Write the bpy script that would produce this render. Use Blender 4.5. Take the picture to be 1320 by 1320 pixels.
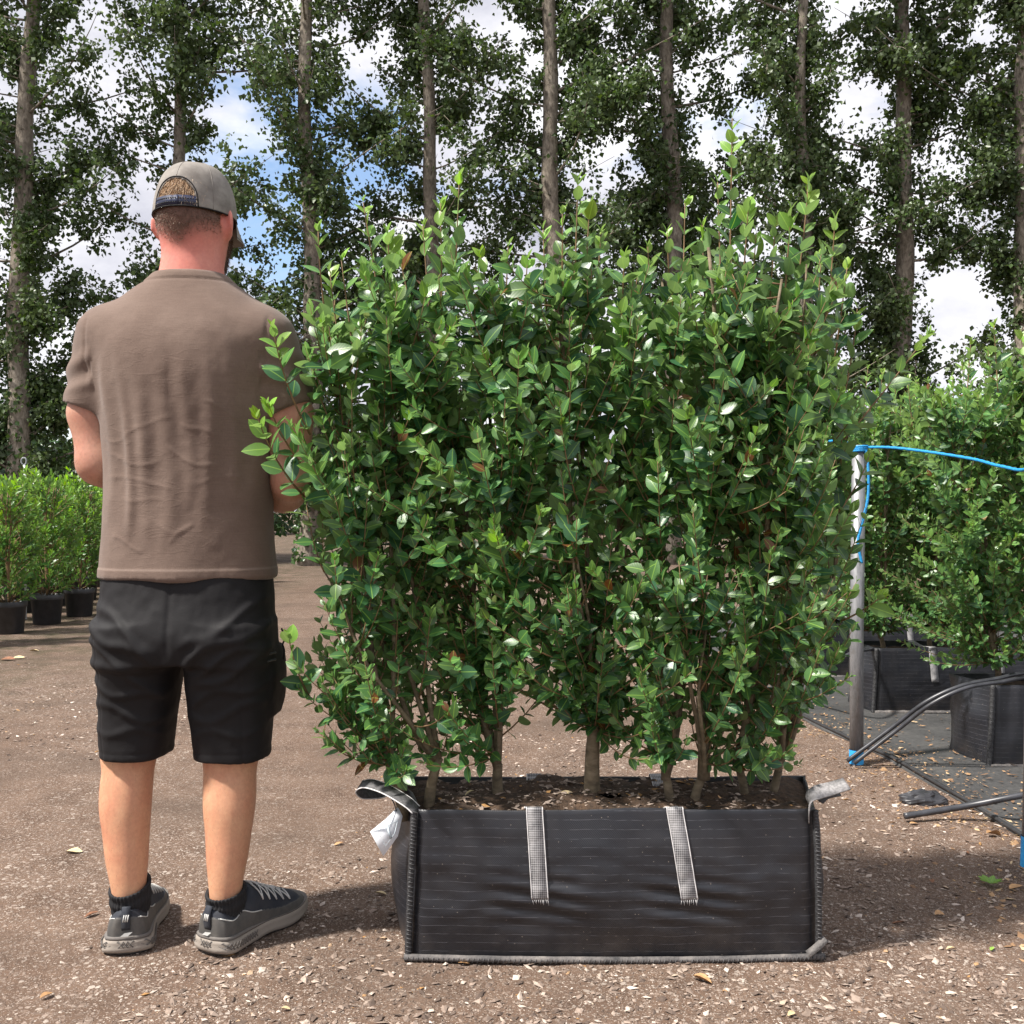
import bpy, math, random
import numpy as np
from mathutils import Vector, Matrix
import openvdb

# ------------------------------------------------------------------ camera, world, sun
scene = bpy.context.scene
for o in list(bpy.data.objects):
    bpy.data.objects.remove(o, do_unlink=True)
COL = scene.collection
R = math.radians

cam_d = bpy.data.cameras.new('camera')
cam = bpy.data.objects.new('camera', cam_d)
COL.objects.link(cam)
cam.location = (0, 0, 1.0)
cam.rotation_euler = (R(90), 0, 0)
cam_d.sensor_width = 36
cam_d.lens = 36 * 1295 / 1320
cam_d.clip_start = 0.05
cam_d.clip_end = 3000
scene.camera = cam

SUN_EL, SUN_AZ = 55, 24          # elevation; degrees the sun stands behind the camera's left
sx, sy, sz = -math.cos(R(SUN_AZ)) * math.cos(R(SUN_EL)), -math.sin(R(SUN_AZ)) * math.cos(R(SUN_EL)), math.sin(R(SUN_EL))
sun_d = bpy.data.lights.new('sun', 'SUN')
sun_d.energy = 5.0
sun_d.angle = R(4.0)
sun_d.color = (1.0, 0.95, 0.88)
sun = bpy.data.objects.new('sun', sun_d)
COL.objects.link(sun)
sun.rotation_euler = Vector((sx, sy, sz)).to_track_quat('Z', 'Y').to_euler()

world = bpy.data.worlds.new('World')
scene.world = world
world.use_nodes = True
wn, wl = world.node_tree.nodes, world.node_tree.links
wn.clear()
w_out = wn.new('ShaderNodeOutputWorld')
w_sky = wn.new('ShaderNodeTexSky')
w_sky.sky_type = 'NISHITA'
w_sky.sun_disc = False
w_sky.sun_elevation = R(SUN_EL)
w_sky.sun_rotation = math.atan2(sx, sy)
w_b1 = wn.new('ShaderNodeBackground'); w_b1.inputs[1].default_value = 0.13
w_b2 = wn.new('ShaderNodeBackground'); w_b2.inputs[1].default_value = 0.62
w_mix = wn.new('ShaderNodeMixShader')
w_tc = wn.new('ShaderNodeTexCoord')
w_n1 = wn.new('ShaderNodeTexNoise'); w_n1.inputs['Scale'].default_value = 3.2; w_n1.inputs['Detail'].default_value = 7; w_n1.inputs['Roughness'].default_value = 0.55; w_n1.inputs['Distortion'].default_value = 0.3
w_n2 = wn.new('ShaderNodeTexNoise'); w_n2.inputs['Scale'].default_value = 5.0; w_n2.inputs['Detail'].default_value = 9; w_n2.inputs['Roughness'].default_value = 0.6
w_map = wn.new('ShaderNodeMapping'); w_map.inputs['Scale'].default_value = (1, 1, 1.7); w_map.inputs['Location'].default_value = (3.1, 0.4, 1.2)
wl.new(w_tc.outputs['Generated'], w_map.inputs[0])
wl.new(w_map.outputs[0], w_n1.inputs[0]); wl.new(w_map.outputs[0], w_n2.inputs[0])
# a gap in the cloud cover at the place where the photo shows blue
w_dist = wn.new('ShaderNodeVectorMath'); w_dist.operation = 'DISTANCE'
w_dist.inputs[1].default_value = Vector((-0.235, 1.0, 0.37)).normalized()
wl.new(w_tc.outputs['Generated'], w_dist.inputs[0])
w_gap = wn.new('ShaderNodeMapRange'); w_gap.inputs[1].default_value = 0.02; w_gap.inputs[2].default_value = 0.16; w_gap.inputs[3].default_value = 0.23; w_gap.inputs[4].default_value = 0.0
wl.new(w_dist.outputs['Value'], w_gap.inputs[0])
w_sub = wn.new('ShaderNodeMath'); w_sub.operation = 'SUBTRACT'
wl.new(w_n1.outputs[0], w_sub.inputs[0]); wl.new(w_gap.outputs[0], w_sub.inputs[1])
w_r1 = wn.new('ShaderNodeValToRGB'); w_r1.color_ramp.elements[0].position = 0.33; w_r1.color_ramp.elements[1].position = 0.43
wl.new(w_sub.outputs[0], w_r1.inputs[0])
w_r2 = wn.new('ShaderNodeValToRGB')
w_r2.color_ramp.elements[0].position = 0.30; w_r2.color_ramp.elements[0].color = (0.56, 0.57, 0.67, 1)
w_r2.color_ramp.elements[1].position = 0.66; w_r2.color_ramp.elements[1].color = (1.15, 1.14, 1.17, 1)
wl.new(w_n2.outputs[0], w_r2.inputs[0])
wl.new(w_sky.outputs[0], w_b1.inputs[0]); wl.new(w_r2.outputs[0], w_b2.inputs[0])
wl.new(w_r1.outputs[0], w_mix.inputs[0]); wl.new(w_b1.outputs[0], w_mix.inputs[1]); wl.new(w_b2.outputs[0], w_mix.inputs[2])
wl.new(w_mix.outputs[0], w_out.inputs[0])

scene.view_settings.view_transform = 'Standard'
scene.view_settings.look = 'None'
scene.view_settings.exposure = 0.82
scene.view_settings.gamma = 1.0
scene.cycles.use_denoising = True
scene.cycles.max_bounces = 5
scene.cycles.diffuse_bounces = 3
scene.cycles.glossy_bounces = 2
scene.cycles.transmission_bounces = 3
scene.cycles.transparent_max_bounces = 8

F_PX = 1295.0
def at(px, py, d):
    """the point d metres ahead that the photo shows at pixel px, py"""
    return Vector(((px - 660) / F_PX * d, d, 1.0 - (py - 660) / F_PX * d))
def on_ground(px, py, z=0.0):
    d = F_PX * (1.0 - z) / (py - 660)
    return Vector(((px - 660) / F_PX * d, d, z))

# ------------------------------------------------------------------ helpers
def mesh_np(name, V, F, smooth=True, data=None, data_name='leafdata'):
    me = bpy.data.meshes.new(name)
    V = np.ascontiguousarray(V, dtype=np.float32)
    Fs = [np.asarray(f, dtype=np.int32) for f in (F if isinstance(F, list) else [F])]
    Fs = [f for f in Fs if len(f)]
    nl = sum(f.size for f in Fs); npoly = sum(len(f) for f in Fs)
    me.vertices.add(len(V)); me.vertices.foreach_set('co', V.ravel())
    me.loops.add(nl); me.loops.foreach_set('vertex_index', np.concatenate([f.ravel() for f in Fs]))
    me.polygons.add(npoly)
    tot = np.concatenate([np.full(len(f), f.shape[1], np.int32) for f in Fs])
    st = np.concatenate([[0], np.cumsum(tot)[:-1]]).astype(np.int32)
    me.polygons.foreach_set('loop_start', st)
    me.polygons.foreach_set('use_smooth', np.full(npoly, smooth, dtype=bool))
    me.update(calc_edges=True)
    me.validate()
    if data is not None:
        a = me.attributes.new(data_name, 'FLOAT_COLOR', 'POINT')
        a.data.foreach_set('color', np.ascontiguousarray(data, dtype=np.float32).ravel())
    return me

def obj(name, me, mat=None, parent=None, loc=None):
    o = bpy.data.objects.new(name, me)
    COL.objects.link(o)
    if mat is not None and len(me.materials) == 0: me.materials.append(mat)
    if parent is not None: o.parent = parent
    if loc is not None: o.location = loc
    return o
def tag(o, label=None, cat=None, group=None, kind=None):
    if label: o['label'] = label
    if cat: o['category'] = cat
    if group: o['group'] = group
    if kind: o['kind'] = kind
    return o
def thing(name, label, cat, loc=(0, 0, 0), group=None, rotz=0):
    o = bpy.data.objects.new(name, None)
    COL.objects.link(o); o.location = loc; o.rotation_euler = (0, 0, rotz)
    o.empty_display_size = 0.1
    return tag(o, label, cat, group)

class MB:
    """collects vertices and faces"""
    def __init__(s): s.V = []; s.T = []; s.Q = []; s.n = 0
    def add(s, V, F):
        V = np.asarray(V, float); s.V.append(V)
        for f in (F if isinstance(F, list) else [F]):
            f = np.asarray(f, dtype=np.int32)
            if len(f) == 0: continue
            (s.T if f.shape[1] == 3 else s.Q).append(f + s.n)
        s.n += len(V)
    def build(s, name, mat, parent=None, smooth=True, off=None):
        V = np.concatenate(s.V)
        if off is not None: V = V - np.array(off)
        F = []
        if s.T: F.append(np.concatenate(s.T))
        if s.Q: F.append(np.concatenate(s.Q))
        return obj(name, mesh_np(name, V, F, smooth), mat, parent)

def nrm(v):
    v = np.asarray(v, float)
    return v / np.maximum(np.linalg.norm(v, axis=-1, keepdims=True), 1e-9)

def tube(path, rad, sides=8, cap=True):
    P = np.asarray(path, float); n = len(P)
    rad = np.broadcast_to(np.asarray(rad, float), (n,)).copy()
    if cap:
        P = np.concatenate([P[:1], P, P[-1:]]); rad = np.concatenate([[1e-4], rad, [1e-4]]); n += 2
    T = np.gradient(P, axis=0); T[np.linalg.norm(T, axis=1) < 1e-9] = (P[-1] - P[0])
    if cap: T[0] = T[1] = P[2] - P[1]; T[-1] = T[-2] = P[-2] - P[-3]
    T = nrm(T)
    ref = np.array([0, 0, 1.0]) if abs(T[n // 2][2]) < 0.9 else np.array([1.0, 0, 0])
    A = np.cross(T, ref); A = nrm(A); B = np.cross(T, A)
    a = np.linspace(0, 2 * np.pi, sides, endpoint=False)
    V = P[:, None] + rad[:, None, None] * (np.cos(a)[None, :, None] * A[:, None] + np.sin(a)[None, :, None] * B[:, None])
    i = np.arange(n - 1)[:, None] * sides; j = np.arange(sides)[None]; k = (j + 1) % sides
    F = np.stack([i + j, i + k, i + sides + k, i + sides + j], -1).reshape(-1, 4)
    return V.reshape(-1, 3), F

def smooth_path(pts, n=40):
    P = np.asarray([tuple(p) for p in pts], float)
    t = np.linspace(0, len(P) - 1, n); i = np.clip(t.astype(int), 0, len(P) - 2); f = (t - i)[:, None]
    Q = np.concatenate([[2 * P[0] - P[1]], P, [2 * P[-1] - P[-2]]])
    p0, p1, p2, p3 = Q[i], Q[i + 1], Q[i + 2], Q[i + 3]
    return 0.5 * (2 * p1 + (p2 - p0) * f + (2 * p0 - 5 * p1 + 4 * p2 - p3) * f ** 2 + (3 * p1 - p0 - 3 * p2 + p3) * f ** 3)

def ribbon(path, wdir, width, thick):
    """flat strap: path points, a direction (or one for each point) across it"""
    P = np.asarray(path, float); n = len(P)
    W = nrm(np.broadcast_to(np.asarray(wdir, float), (n, 3)))
    T = nrm(np.gradient(P, axis=0)); W = nrm(W - (W * T).sum(1, keepdims=True) * T); N = np.cross(T, W)
    width = np.broadcast_to(np.asarray(width, float), (n,))[:, None]
    r = [P + W * width / 2 + N * thick / 2, P - W * width / 2 + N * thick / 2, P - W * width / 2 - N * thick / 2, P + W * width / 2 - N * thick / 2]
    V = np.stack(r, 1).reshape(-1, 3)
    i = np.arange(n - 1)[:, None] * 4; j = np.arange(4)[None]; k = (j + 1) % 4
    F = np.stack([i + j, i + k, i + 4 + k, i + 4 + j], -1).reshape(-1, 4)
    e = (n - 1) * 4
    F = np.concatenate([F, [[3, 2, 1, 0], [e, e + 1, e + 2, e + 3]]])
    return V, F

def box(c, s):
    c, s = np.asarray(c, float), np.asarray(s, float) / 2
    V = np.array([[x, y, z] for x in (-1, 1) for y in (-1, 1) for z in (-1, 1)]) * s + c
    return V, np.array([[0, 1, 3, 2], [4, 6, 7, 5], [0, 4, 5, 1], [2, 3, 7, 6], [0, 2, 6, 4], [1, 5, 7, 3]])

_lat = np.random.default_rng(5).random((32, 32, 32))
def vnoise(x, y, z=0.0):
    x, y, z = np.broadcast_arrays(np.asarray(x, float), np.asarray(y, float), np.asarray(z, float))
    xi, yi, zi = np.floor(x).astype(int), np.floor(y).astype(int), np.floor(z).astype(int)
    f = [x - xi, y - yi, z - zi]; f = [t * t * (3 - 2 * t) for t in f]
    r = 0
    for a in (0, 1):
        for b in (0, 1):
            for c in (0, 1):
                w = (f[0] if a else 1 - f[0]) * (f[1] if b else 1 - f[1]) * (f[2] if c else 1 - f[2])
                r = r + w * _lat[(xi + a) % 32, (yi + b) % 32, (zi + c) % 32]
    return r * 2 - 1
def fbm(x, y, z=0.0, o=4):
    r, a = 0, 1.0
    for i in range(o):
        r = r + a * vnoise(np.asarray(x) * 2 ** i + 7.3 * i, np.asarray(y) * 2 ** i + 3.1 * i, np.asarray(z) * 2 ** i); a *= .5
    return r

# ------------------------------------------------------------------ materials
class NT:
    def __init__(s, name):
        s.m = bpy.data.materials.new(name); s.m.use_nodes = True
        s.n, s.l = s.m.node_tree.nodes, s.m.node_tree.links
        s.n.clear()
        s.out = s.n.new('ShaderNodeOutputMaterial')
        s.b = s.n.new('ShaderNodeBsdfPrincipled'); s.l.new(s.b.outputs[0], s.out.inputs[0])
        s.tc = s.n.new('ShaderNodeTexCoord')
    def node(s, t, **kw):
        n = s.n.new('ShaderNode' + t)
        for k, v in kw.items():
            if hasattr(n, k) and k not in ('Scale',): setattr(n, k, v)
            else: n.inputs[k.replace('_', ' ')].default_value = v
        return n
    def link(s, a, b): s.l.new(a, b)
    def set(s, **kw):
        for k, v in kw.items(): s.b.inputs[k.replace('_', ' ')].default_value = v
    def noise(s, scale, detail=4, rough=.55, vec=None, dist=0):
        n = s.node('TexNoise', Scale=scale, Detail=detail, Roughness=rough, Distortion=dist)
        s.link(vec if vec is not None else s.tc.outputs['Object'], n.inputs[0]); return n.outputs[0]
    def ramp(s, fac, stops):
        r = s.node('ValToRGB'); e = r.color_ramp.elements
        while len(e) < len(stops): e.new(0.5)
        for i, (p, c) in enumerate(stops):
            e[i].position = p
            c = (c, c, c) if not hasattr(c, '__len__') else c
            e[i].color = tuple(c) + (1,)
        s.link(fac, r.inputs[0]); return r.outputs[0]
    def mix(s, fac, a, b, mode='MIX'):
        m = s.node('Mix', data_type='RGBA', blend_type=mode)
        for sock, v in ((m.inputs[0], fac), (m.inputs[6], a), (m.inputs[7], b)):
            if isinstance(v, bpy.types.NodeSocket): s.link(v, sock)
            elif hasattr(v, '__len__'): sock.default_value = tuple(v) + (1,)
            else: sock.default_value = v
        return m.outputs[2]
    def math(s, op, a, b=0.0, c=None):
        m = s.node('Math', operation=op)
        for sock, v in zip(m.inputs, (a, b, c)):
            if v is None: continue
            if isinstance(v, bpy.types.NodeSocket): s.link(v, sock)
            else: sock.default_value = v
        return m.outputs[0]
    def bump(s, h, strength=.3, dist=.01):
        b = s.node('Bump', Strength=strength, Distance=dist); s.link(h, b.inputs['Height'])
        s.link(b.outputs[0], s.b.inputs['Normal']); return b
    def color(s, c): s.link(c, s.b.inputs['Base Color'])
    def sep(s, vec):
        n = s.node('SeparateXYZ'); s.link(vec, n.inputs[0]); return n.outputs
    def mapping(s, scale=(1, 1, 1), rot=(0, 0, 0), src='Object'):
        n = s.node('Mapping'); n.inputs['Scale'].default_value = scale; n.inputs['Rotation'].default_value = rot
        s.link(s.tc.outputs[src], n.inputs[0]); return n.outputs[0]

def simple(name, col, rough=.6, var=.25, scale=30, bump=0.0, bscale=200, metal=0.0, spec=.5, bdist=.002):
    t = NT(name)
    n = t.noise(scale, 5)
    c0 = [x * (1 - var) for x in col]; c1 = [min(1, x * (1 + var)) for x in col]
    t.color(t.ramp(n, [(.3, c0), (.7, c1)]))
    t.set(Roughness=rough, Metallic=metal); t.b.inputs['Specular IOR Level'].default_value = spec
    if bump: t.bump(t.noise(bscale, 3), bump, bdist)
    return t.m

def leaf_material(name, dark, fresh, under, rough=.34, transl=.28, vein=True, spec=.5):
    t = NT(name)
    a = t.node('Attribute', attribute_name='leafdata')
    sep = t.node('SeparateColor'); t.link(a.outputs['Color'], sep.inputs[0])
    u, v, tint = sep.outputs[0], sep.outputs[1], sep.outputs[2]
    rnd = a.outputs['Alpha']
    oi = t.node('ObjectInfo')
    base = t.mix(tint, dark, fresh)
    k = t.math('ADD', t.math('MULTIPLY', rnd, .6), t.math('MULTIPLY', oi.outputs['Random'], .2))
    hsv = t.node('HueSaturation'); t.link(base, hsv.inputs['Color'])
    t.link(t.math('MULTIPLY_ADD', k, .045, .483), hsv.inputs['Hue'])
    t.link(t.math('MULTIPLY_ADD', k, .7, .72), hsv.inputs['Value'])
    col = hsv.outputs[0]
    # a few withered leaves
    wither = t.math('GREATER_THAN', rnd, .988)
    col = t.mix(wither, col, (.16, .07, .025))
    if vein:
        mid = t.math('ABSOLUTE', t.math('SUBTRACT', v, .5))
        vm = t.node('MapRange'); vm.inputs[1].default_value = 0.0; vm.inputs[2].default_value = .045; vm.inputs[3].default_value = .45; vm.inputs[4].default_value = 0.0
        t.link(mid, vm.inputs[0])
        col = t.mix(vm.outputs[0], col, [min(1, x * 1.8 + .02) for x in fresh])
    g = t.node('NewGeometry')
    col = t.mix(t.math('MULTIPLY', g.outputs['Backfacing'], .75), col, under)
    t.color(col)
    t.link(t.math('MULTIPLY_ADD', g.outputs['Backfacing'], .25, rough), t.b.inputs['Roughness'])
    t.b.inputs['Specular IOR Level'].default_value = spec
    if vein:
        w = t.math('SINE', t.math('MULTIPLY', t.math('ADD', u, t.math('MULTIPLY', mid, -.55)), 46))
        t.bump(t.math('ADD', t.math('MULTIPLY', w, .10), vm.outputs[0]), .2, .0012)
    tr = t.node('BsdfTranslucent')
    hs2 = t.node('HueSaturation'); hs2.inputs['Hue'].default_value = .485; hs2.inputs['Saturation'].default_value = 1.15; hs2.inputs['Value'].default_value = 1.9
    t.link(col, hs2.inputs['Color']); t.link(hs2.outputs[0], tr.inputs[0])
    ms = t.node('MixShader'); ms.inputs[0].default_value = transl
    t.link(t.b.outputs[0], ms.inputs[1]); t.link(tr.outputs[0], ms.inputs[2]); t.link(ms.outputs[0], t.out.inputs[0])
    return t.m

M = {}
M['privet'] = leaf_material('privet_leaf', (.034, .104, .042), (.24, .40, .055), (.17, .27, .11), .36, .30, spec=.5)
M['privet_back'] = leaf_material('privet_leaf_far', (.038, .108, .042), (.24, .40, .065), (.18, .28, .11), .37, .31)
M['laurel'] = leaf_material('laurel_leaf', (.032, .094, .020), (.23, .43, .052), (.14, .24, .07), .36, .30, vein=False)
M['poplar'] = leaf_material('poplar_leaf', (.024, .050, .013), (.080, .130, .027), (.08, .115, .05), .42, .22, vein=False)
M['ivy'] = leaf_material('ivy_leaf', (.018, .048, .016), (.06, .125, .03), (.06, .095, .035), .36, .16, vein=False)

def bark_material(name, c0, c1, c2, zs=6, bump=.6):
    t = NT(name)
    v = t.mapping((14, 14, zs))
    n = t.noise(1.3, 7, .65, v, .4); n2 = t.noise(2.2, 4, .6)
    col = t.ramp(n, [(.28, c0), (.5, c1), (.74, c2)])
    col = t.mix(t.ramp(n2, [(.45, 0.0), (.7, .5)]), col, [x * .55 for x in c1])
    t.color(col); t.set(Roughness=.9); t.bump(n, bump, .03)
    return t.m
M['bark'] = bark_material('poplar_bark', (.05, .041, .031), (.215, .180, .140), (.42, .37, .305))
M['stem'] = bark_material('privet_stem', (.055, .042, .027), (.15, .115, .072), (.27, .215, .145), 30, .3)
M['twig'] = simple('privet_twig', (.19, .115, .055), .7, .4, 20)
M['twig_green'] = simple('young_twig', (.19, .20, .07), .6, .3, 20)

# ground
def ground_material():
    t = NT('gravel_ground')
    P = t.tc.outputs['Object']
    big = t.noise(1.0, 5, .6, t.mapping((.95, .38, 1), (0, 0, .25))); mid = t.noise(6, 6, .65); fine = t.noise(90, 5, .7)
    soil = t.ramp(mid, [(.25, (.110, .073, .053)), (.5, (.205, .143, .107)), (.78, (.285, .208, .160))])
    soil = t.mix(.55, soil, t.ramp(fine, [(.2, (.03, .02, .015)), (.8, (.30, .23, .18))]), 'OVERLAY')
    def chips(scale, thr_lo, thr_hi, c):
        vo = t.node('TexVoronoi', Scale=scale, feature='F1'); vo.inputs['Randomness'].default_value = 1
        nd = t.node('VectorMath', operation='ADD'); t.link(P, nd.inputs[0])
        nn = t.node('TexNoise', Scale=scale * 1.7, Detail=2); t.link(P, nn.inputs[0])
        sc = t.node('VectorMath', operation='SCALE'); sc.inputs['Scale'].default_value = .55 / scale
        t.link(nn.outputs['Color'], sc.inputs[0]); t.link(sc.outputs[0], nd.inputs[1]); t.link(nd.outputs[0], vo.inputs[0])
        rs = t.node('SeparateColor'); t.link(vo.outputs['Color'], rs.inputs[0])
        size = t.math('MULTIPLY', rs.outputs[0], thr_hi)
        m = t.node('MapRange'); t.link(t.math('SUBTRACT', size, vo.outputs['Distance']), m.inputs[0]); m.inputs[1].default_value = 0; m.inputs[2].default_value = .06
        m.inputs[3].default_value = 0; m.inputs[4].default_value = 1
        col = t.ramp(rs.outputs[1], c)
        return m.outputs[0], col
    cc = [(.1, (.14, .100, .078)), (.5, (.27, .205, .165)), (.8, (.42, .34, .285)), (.98, (.62, .55, .48))]
    m1, c1 = chips(75, .3, .62, cc); m2, c2 = chips(150, .3, .6, cc); m3, c3 = chips(320, .3, .62, cc)
    dens = t.ramp(big, [(.36, .12), (.64, .85)])
    col = t.mix(t.math('MULTIPLY', m3, .85), soil, c3)
    col = t.mix(t.math('MULTIPLY', m2, dens), col, c2)
    col = t.mix(t.math('MULTIPLY', m1, t.math('MULTIPLY', dens, .8)), col, c1)
    damp = t.noise(1.1, 4, .55, t.mapping((1, 1.5, 1)))
    col = t.mix(t.ramp(damp, [(.48, 0.0), (.66, .62)]), col, (.095, .068, .052))
    # moss near the rows of pots
    xyz = t.sep(P)
    mm = t.node('MapRange'); t.link(xyz[0], mm.inputs[0]); mm.inputs[1].default_value = -2.3; mm.inputs[2].default_value = -3.6
    moss = t.math('MULTIPLY', mm.outputs[0], t.ramp(t.noise(3.5, 5, .7), [(.42, 0.0), (.62, .75)]))
    col = t.mix(moss, col, (.045, .045, .022))
    t.color(col); t.set(Roughness=.95); t.b.inputs['Specular IOR Level'].default_value = .2
    h = t.math('ADD', t.math('ADD', t.math('MULTIPLY', m1, .9), t.math('MULTIPLY', m2, .6)), t.math('ADD', t.math('MULTIPLY', fine, .9), t.math('MULTIPLY', m3, .35)))
    t.bump(h, .75, .006)
    return t.m
M['ground'] = ground_material()
def stone_material():
    t = NT('gravel_chip')
    g = t.node('Attribute', attribute_name='leafdata')
    sp = t.node('SeparateColor'); t.link(g.outputs['Color'], sp.inputs[0])
    c = t.ramp(sp.outputs[0], [(.0, (.11, .08, .064)), (.4, (.27, .205, .165)), (.75, (.43, .345, .285)), (.93, (.62, .55, .48)), (.985, (.36, .20, .08))])
    c = t.mix(.35, c, t.ramp(t.noise(160, 3), [(.3, .1), (.7, .6)]), 'OVERLAY')
    t.color(c); t.set(Roughness=.9); t.b.inputs['Specular IOR Level'].default_value = .25
    return t.m
M['stone'] = stone_material()
M['dead_leaf'] = simple('dead_leaf', (.42, .24, .11), .7, .35, 60, .3, 120)
M['pale_leaf'] = simple('pale_dead_leaf', (.56, .44, .25), .7, .3, 60, .3, 120)
M['brown_leaf'] = simple('brown_dead_leaf', (.20, .085, .04), .7, .4, 60, .3, 120)
M['green_leaf'] = simple('green_fallen_leaf', (.22, .36, .06), .5, .3, 60)
M['soil'] = simple('potting_soil', (.055, .032, .018), .95, .6, 60, .9, 130, bdist=.01)

# ------------------------------------------------------------------ ground
def geo_coords(lo, hi, c, h0, growth):
    a = [0.0]; h = h0
    while c + a[-1] < hi: a.append(a[-1] + h); h *= growth
    b = [0.0]; h = h0
    while c - b[-1] > lo: b.append(b[-1] + h); h *= growth
    return c + np.array([-x for x in b[:0:-1]] + a)
def ground_h(x, y):
    r = np.sqrt(x * x + (y - 2.4) ** 2)
    fade = np.clip(1.6 - r / 9, 0.0, 1)
    return (fbm(x * 2.1, y * 2.1, .5, 3) * .006 + fbm(x * 14, y * 14, 3.5, 2) * .0022) * fade
gx = geo_coords(-900, 900, 0.0, .022, 1.018); gy = geo_coords(-30, 1800, 2.3, .022, 1.02)
GX, GY = np.meshgrid(gx, gy)
GZ = ground_h(GX, GY)
nx_, ny_ = len(gx), len(gy)
ii = (np.arange(ny_ - 1)[:, None] * nx_ + np.arange(nx_ - 1)[None])
gf = np.stack([ii, ii + 1, ii + nx_ + 1, ii + nx_], -1).reshape(-1, 4)
tag(obj('ground', mesh_np('ground', np.stack([GX, GY, GZ], -1).reshape(-1, 3), gf), M['ground']), 'brown gravelly earth yard under everything', kind='structure')

rng = np.random.default_rng(11)
OCT = np.array([[1, 0, 0], [0, 1, 0], [-1, 0, 0], [0, -1, 0], [.1, .1, .8], [0, 0, -.7]], float)
OCTF = np.array([[0, 1, 4], [1, 2, 4], [2, 3, 4], [3, 0, 4], [1, 0, 5], [2, 1, 5], [3, 2, 5], [0, 3, 5]])
def scatter_chips(P, size, flat, tint, name, mat, label, kind='stuff', cat=None):
    n = len(P)
    a = rng.random(n) * 6.283; ca, sa = np.cos(a), np.sin(a)
    V = OCT[None] * (1 + (rng.random((n, 6, 3)) - .5) * .9)
    V = V * np.stack([size * (1 + rng.random(n)), size * (.6 + .5 * rng.random(n)), size * flat], -1)[:, None]
    tx, ty = (rng.random((n, 1)) - .5) * .7, (rng.random((n, 1)) - .5) * .7
    V[..., 2] += V[..., 0] * tx + V[..., 1] * ty
    X = V[..., 0] * ca[:, None] - V[..., 1] * sa[:, None]; Y = V[..., 0] * sa[:, None] + V[..., 1] * ca[:, None]
    V = np.stack([X, Y, V[..., 2]], -1) + P[:, None]
    F = (OCTF[None] + np.arange(n)[:, None, None] * 6).reshape(-1, 3)
    D = np.repeat(np.stack([tint, tint, tint, tint], -1), 6, 0)
    o = obj(name, mesh_np(name, V.reshape(-1, 3), F, False, D), mat)
    return tag(o, label, cat, kind=kind)
# gravel chips: dense near the camera, thinning with distance
n = 70000
d = 1.45 + 5.5 * rng.random(n) ** 1.8
gxp = (rng.random(n) * 2 - 1) * (d * .56 + .35)
keep = (1.5 * fbm(gxp * 1.1, d * .6, 9.1, 4) + rng.random(n) * 1.0 > .30) & (gxp < 1.55 + .25 * rng.random(n))
gxp, d = gxp[keep], d[keep]
s = .0018 + .0072 * rng.random(len(d)) ** 4.0
scatter_chips(np.stack([gxp, d, ground_h(gxp, d) + s * .2], -1), s, .55, rng.random(len(d)) ** 1.7, 'gravel', M['stone'], 'loose pale gravel chips strewn over the earth yard')

# ------------------------------------------------------------------ leaves and shrubs
def leaf_template(stations, fold, curl, twist, ratio_pow=1.0, tip=.9):
    st = np.array(stations, float)
    prof = np.sin(np.pi * np.clip(st, 0, 1) ** .82) ** .85
    prof = prof / prof.max() * .5
    prof[0] = 0; prof[-1] = 0
    mid = np.stack([st, st * 0, -curl * st ** 2 + .12 * curl * st], -1)
    L, Rr = [], []
    for k in range(1, len(st) - 1):
        w = prof[k]
        zz = mid[k, 2] + fold * w + twist * (st[k] - .3) * w
        z2 = mid[k, 2] + fold * w - twist * (st[k] - .3) * w
        L.append([st[k] + .02, w, zz]); Rr.append([st[k] + .02, -w, z2])
    V = np.concatenate([mid, L, Rr]); m = len(st); s = m - 2
    F = []
    for side, o in ((0, m), (1, m + s)):
        def tri(a, b, c): F.append((a, b, c) if side else (a, c, b))
        tri(0, o, 1) if False else tri(0, o, 1)
        for k in range(s - 1):
            tri(k + 1, o + k, o + k + 1); tri(k + 1, o + k + 1, k + 2)
        tri(s, o + s - 1, m - 1)
    return V, np.array(F)
ST_HI = [0, .1, .28, .48, .68, .86, 1]
ST_LO = [0, .3, .66, 1]
_r = random.Random(3)
TPL_HI = [leaf_template(ST_HI, _r.uniform(.05, .38), _r.uniform(-.02, .24), _r.uniform(-.35, .35)) for _ in range(8)]
TPL_LO = [leaf_template(ST_LO, _r.uniform(.08, .38), _r.uniform(0, .26), _r.uniform(-.3, .3)) for _ in range(6)]
KITE = (np.array([[0, 0, 0], [.42, .5, .12], [1, 0, -.12], [.42, -.5, .12]]), np.array([[0, 3, 2], [0, 2, 1]]))

def leaves_arrays(P, D, S, N, L, W, tint, rnd, tpls, idx):
    Vs, Fs, Ds, off = [], [], [], 0
    for k, (tv, tf) in enumerate(tpls):
        m = idx == k
        if not m.any(): continue
        p, dd, ss, nn, l, w = P[m], D[m], S[m], N[m], L[m], W[m]
        V = p[:, None] + dd[:, None] * (tv[None, :, :1] * l[:, None, None]) + ss[:, None] * (tv[None, :, 1:2] * w[:, None, None]) + nn[:, None] * (tv[None, :, 2:] * w[:, None, None] * 1.4)
        n = len(p); nv = len(tv)
        F = (tf[None] + (np.arange(n) * nv)[:, None, None]).reshape(-1, 3) + off
        C = np.empty((n, nv, 4)); C[..., 0] = tv[None, :, 0]; C[..., 1] = tv[None, :, 1] + .5; C[..., 2] = tint[m][:, None]; C[..., 3] = rnd[m][:, None]
        Vs.append(V.reshape(-1, 3)); Fs.append(F); Ds.append(C.reshape(-1, 4)); off += n * nv
    return np.concatenate(Vs), np.concatenate(Fs), np.concatenate(Ds)

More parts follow.
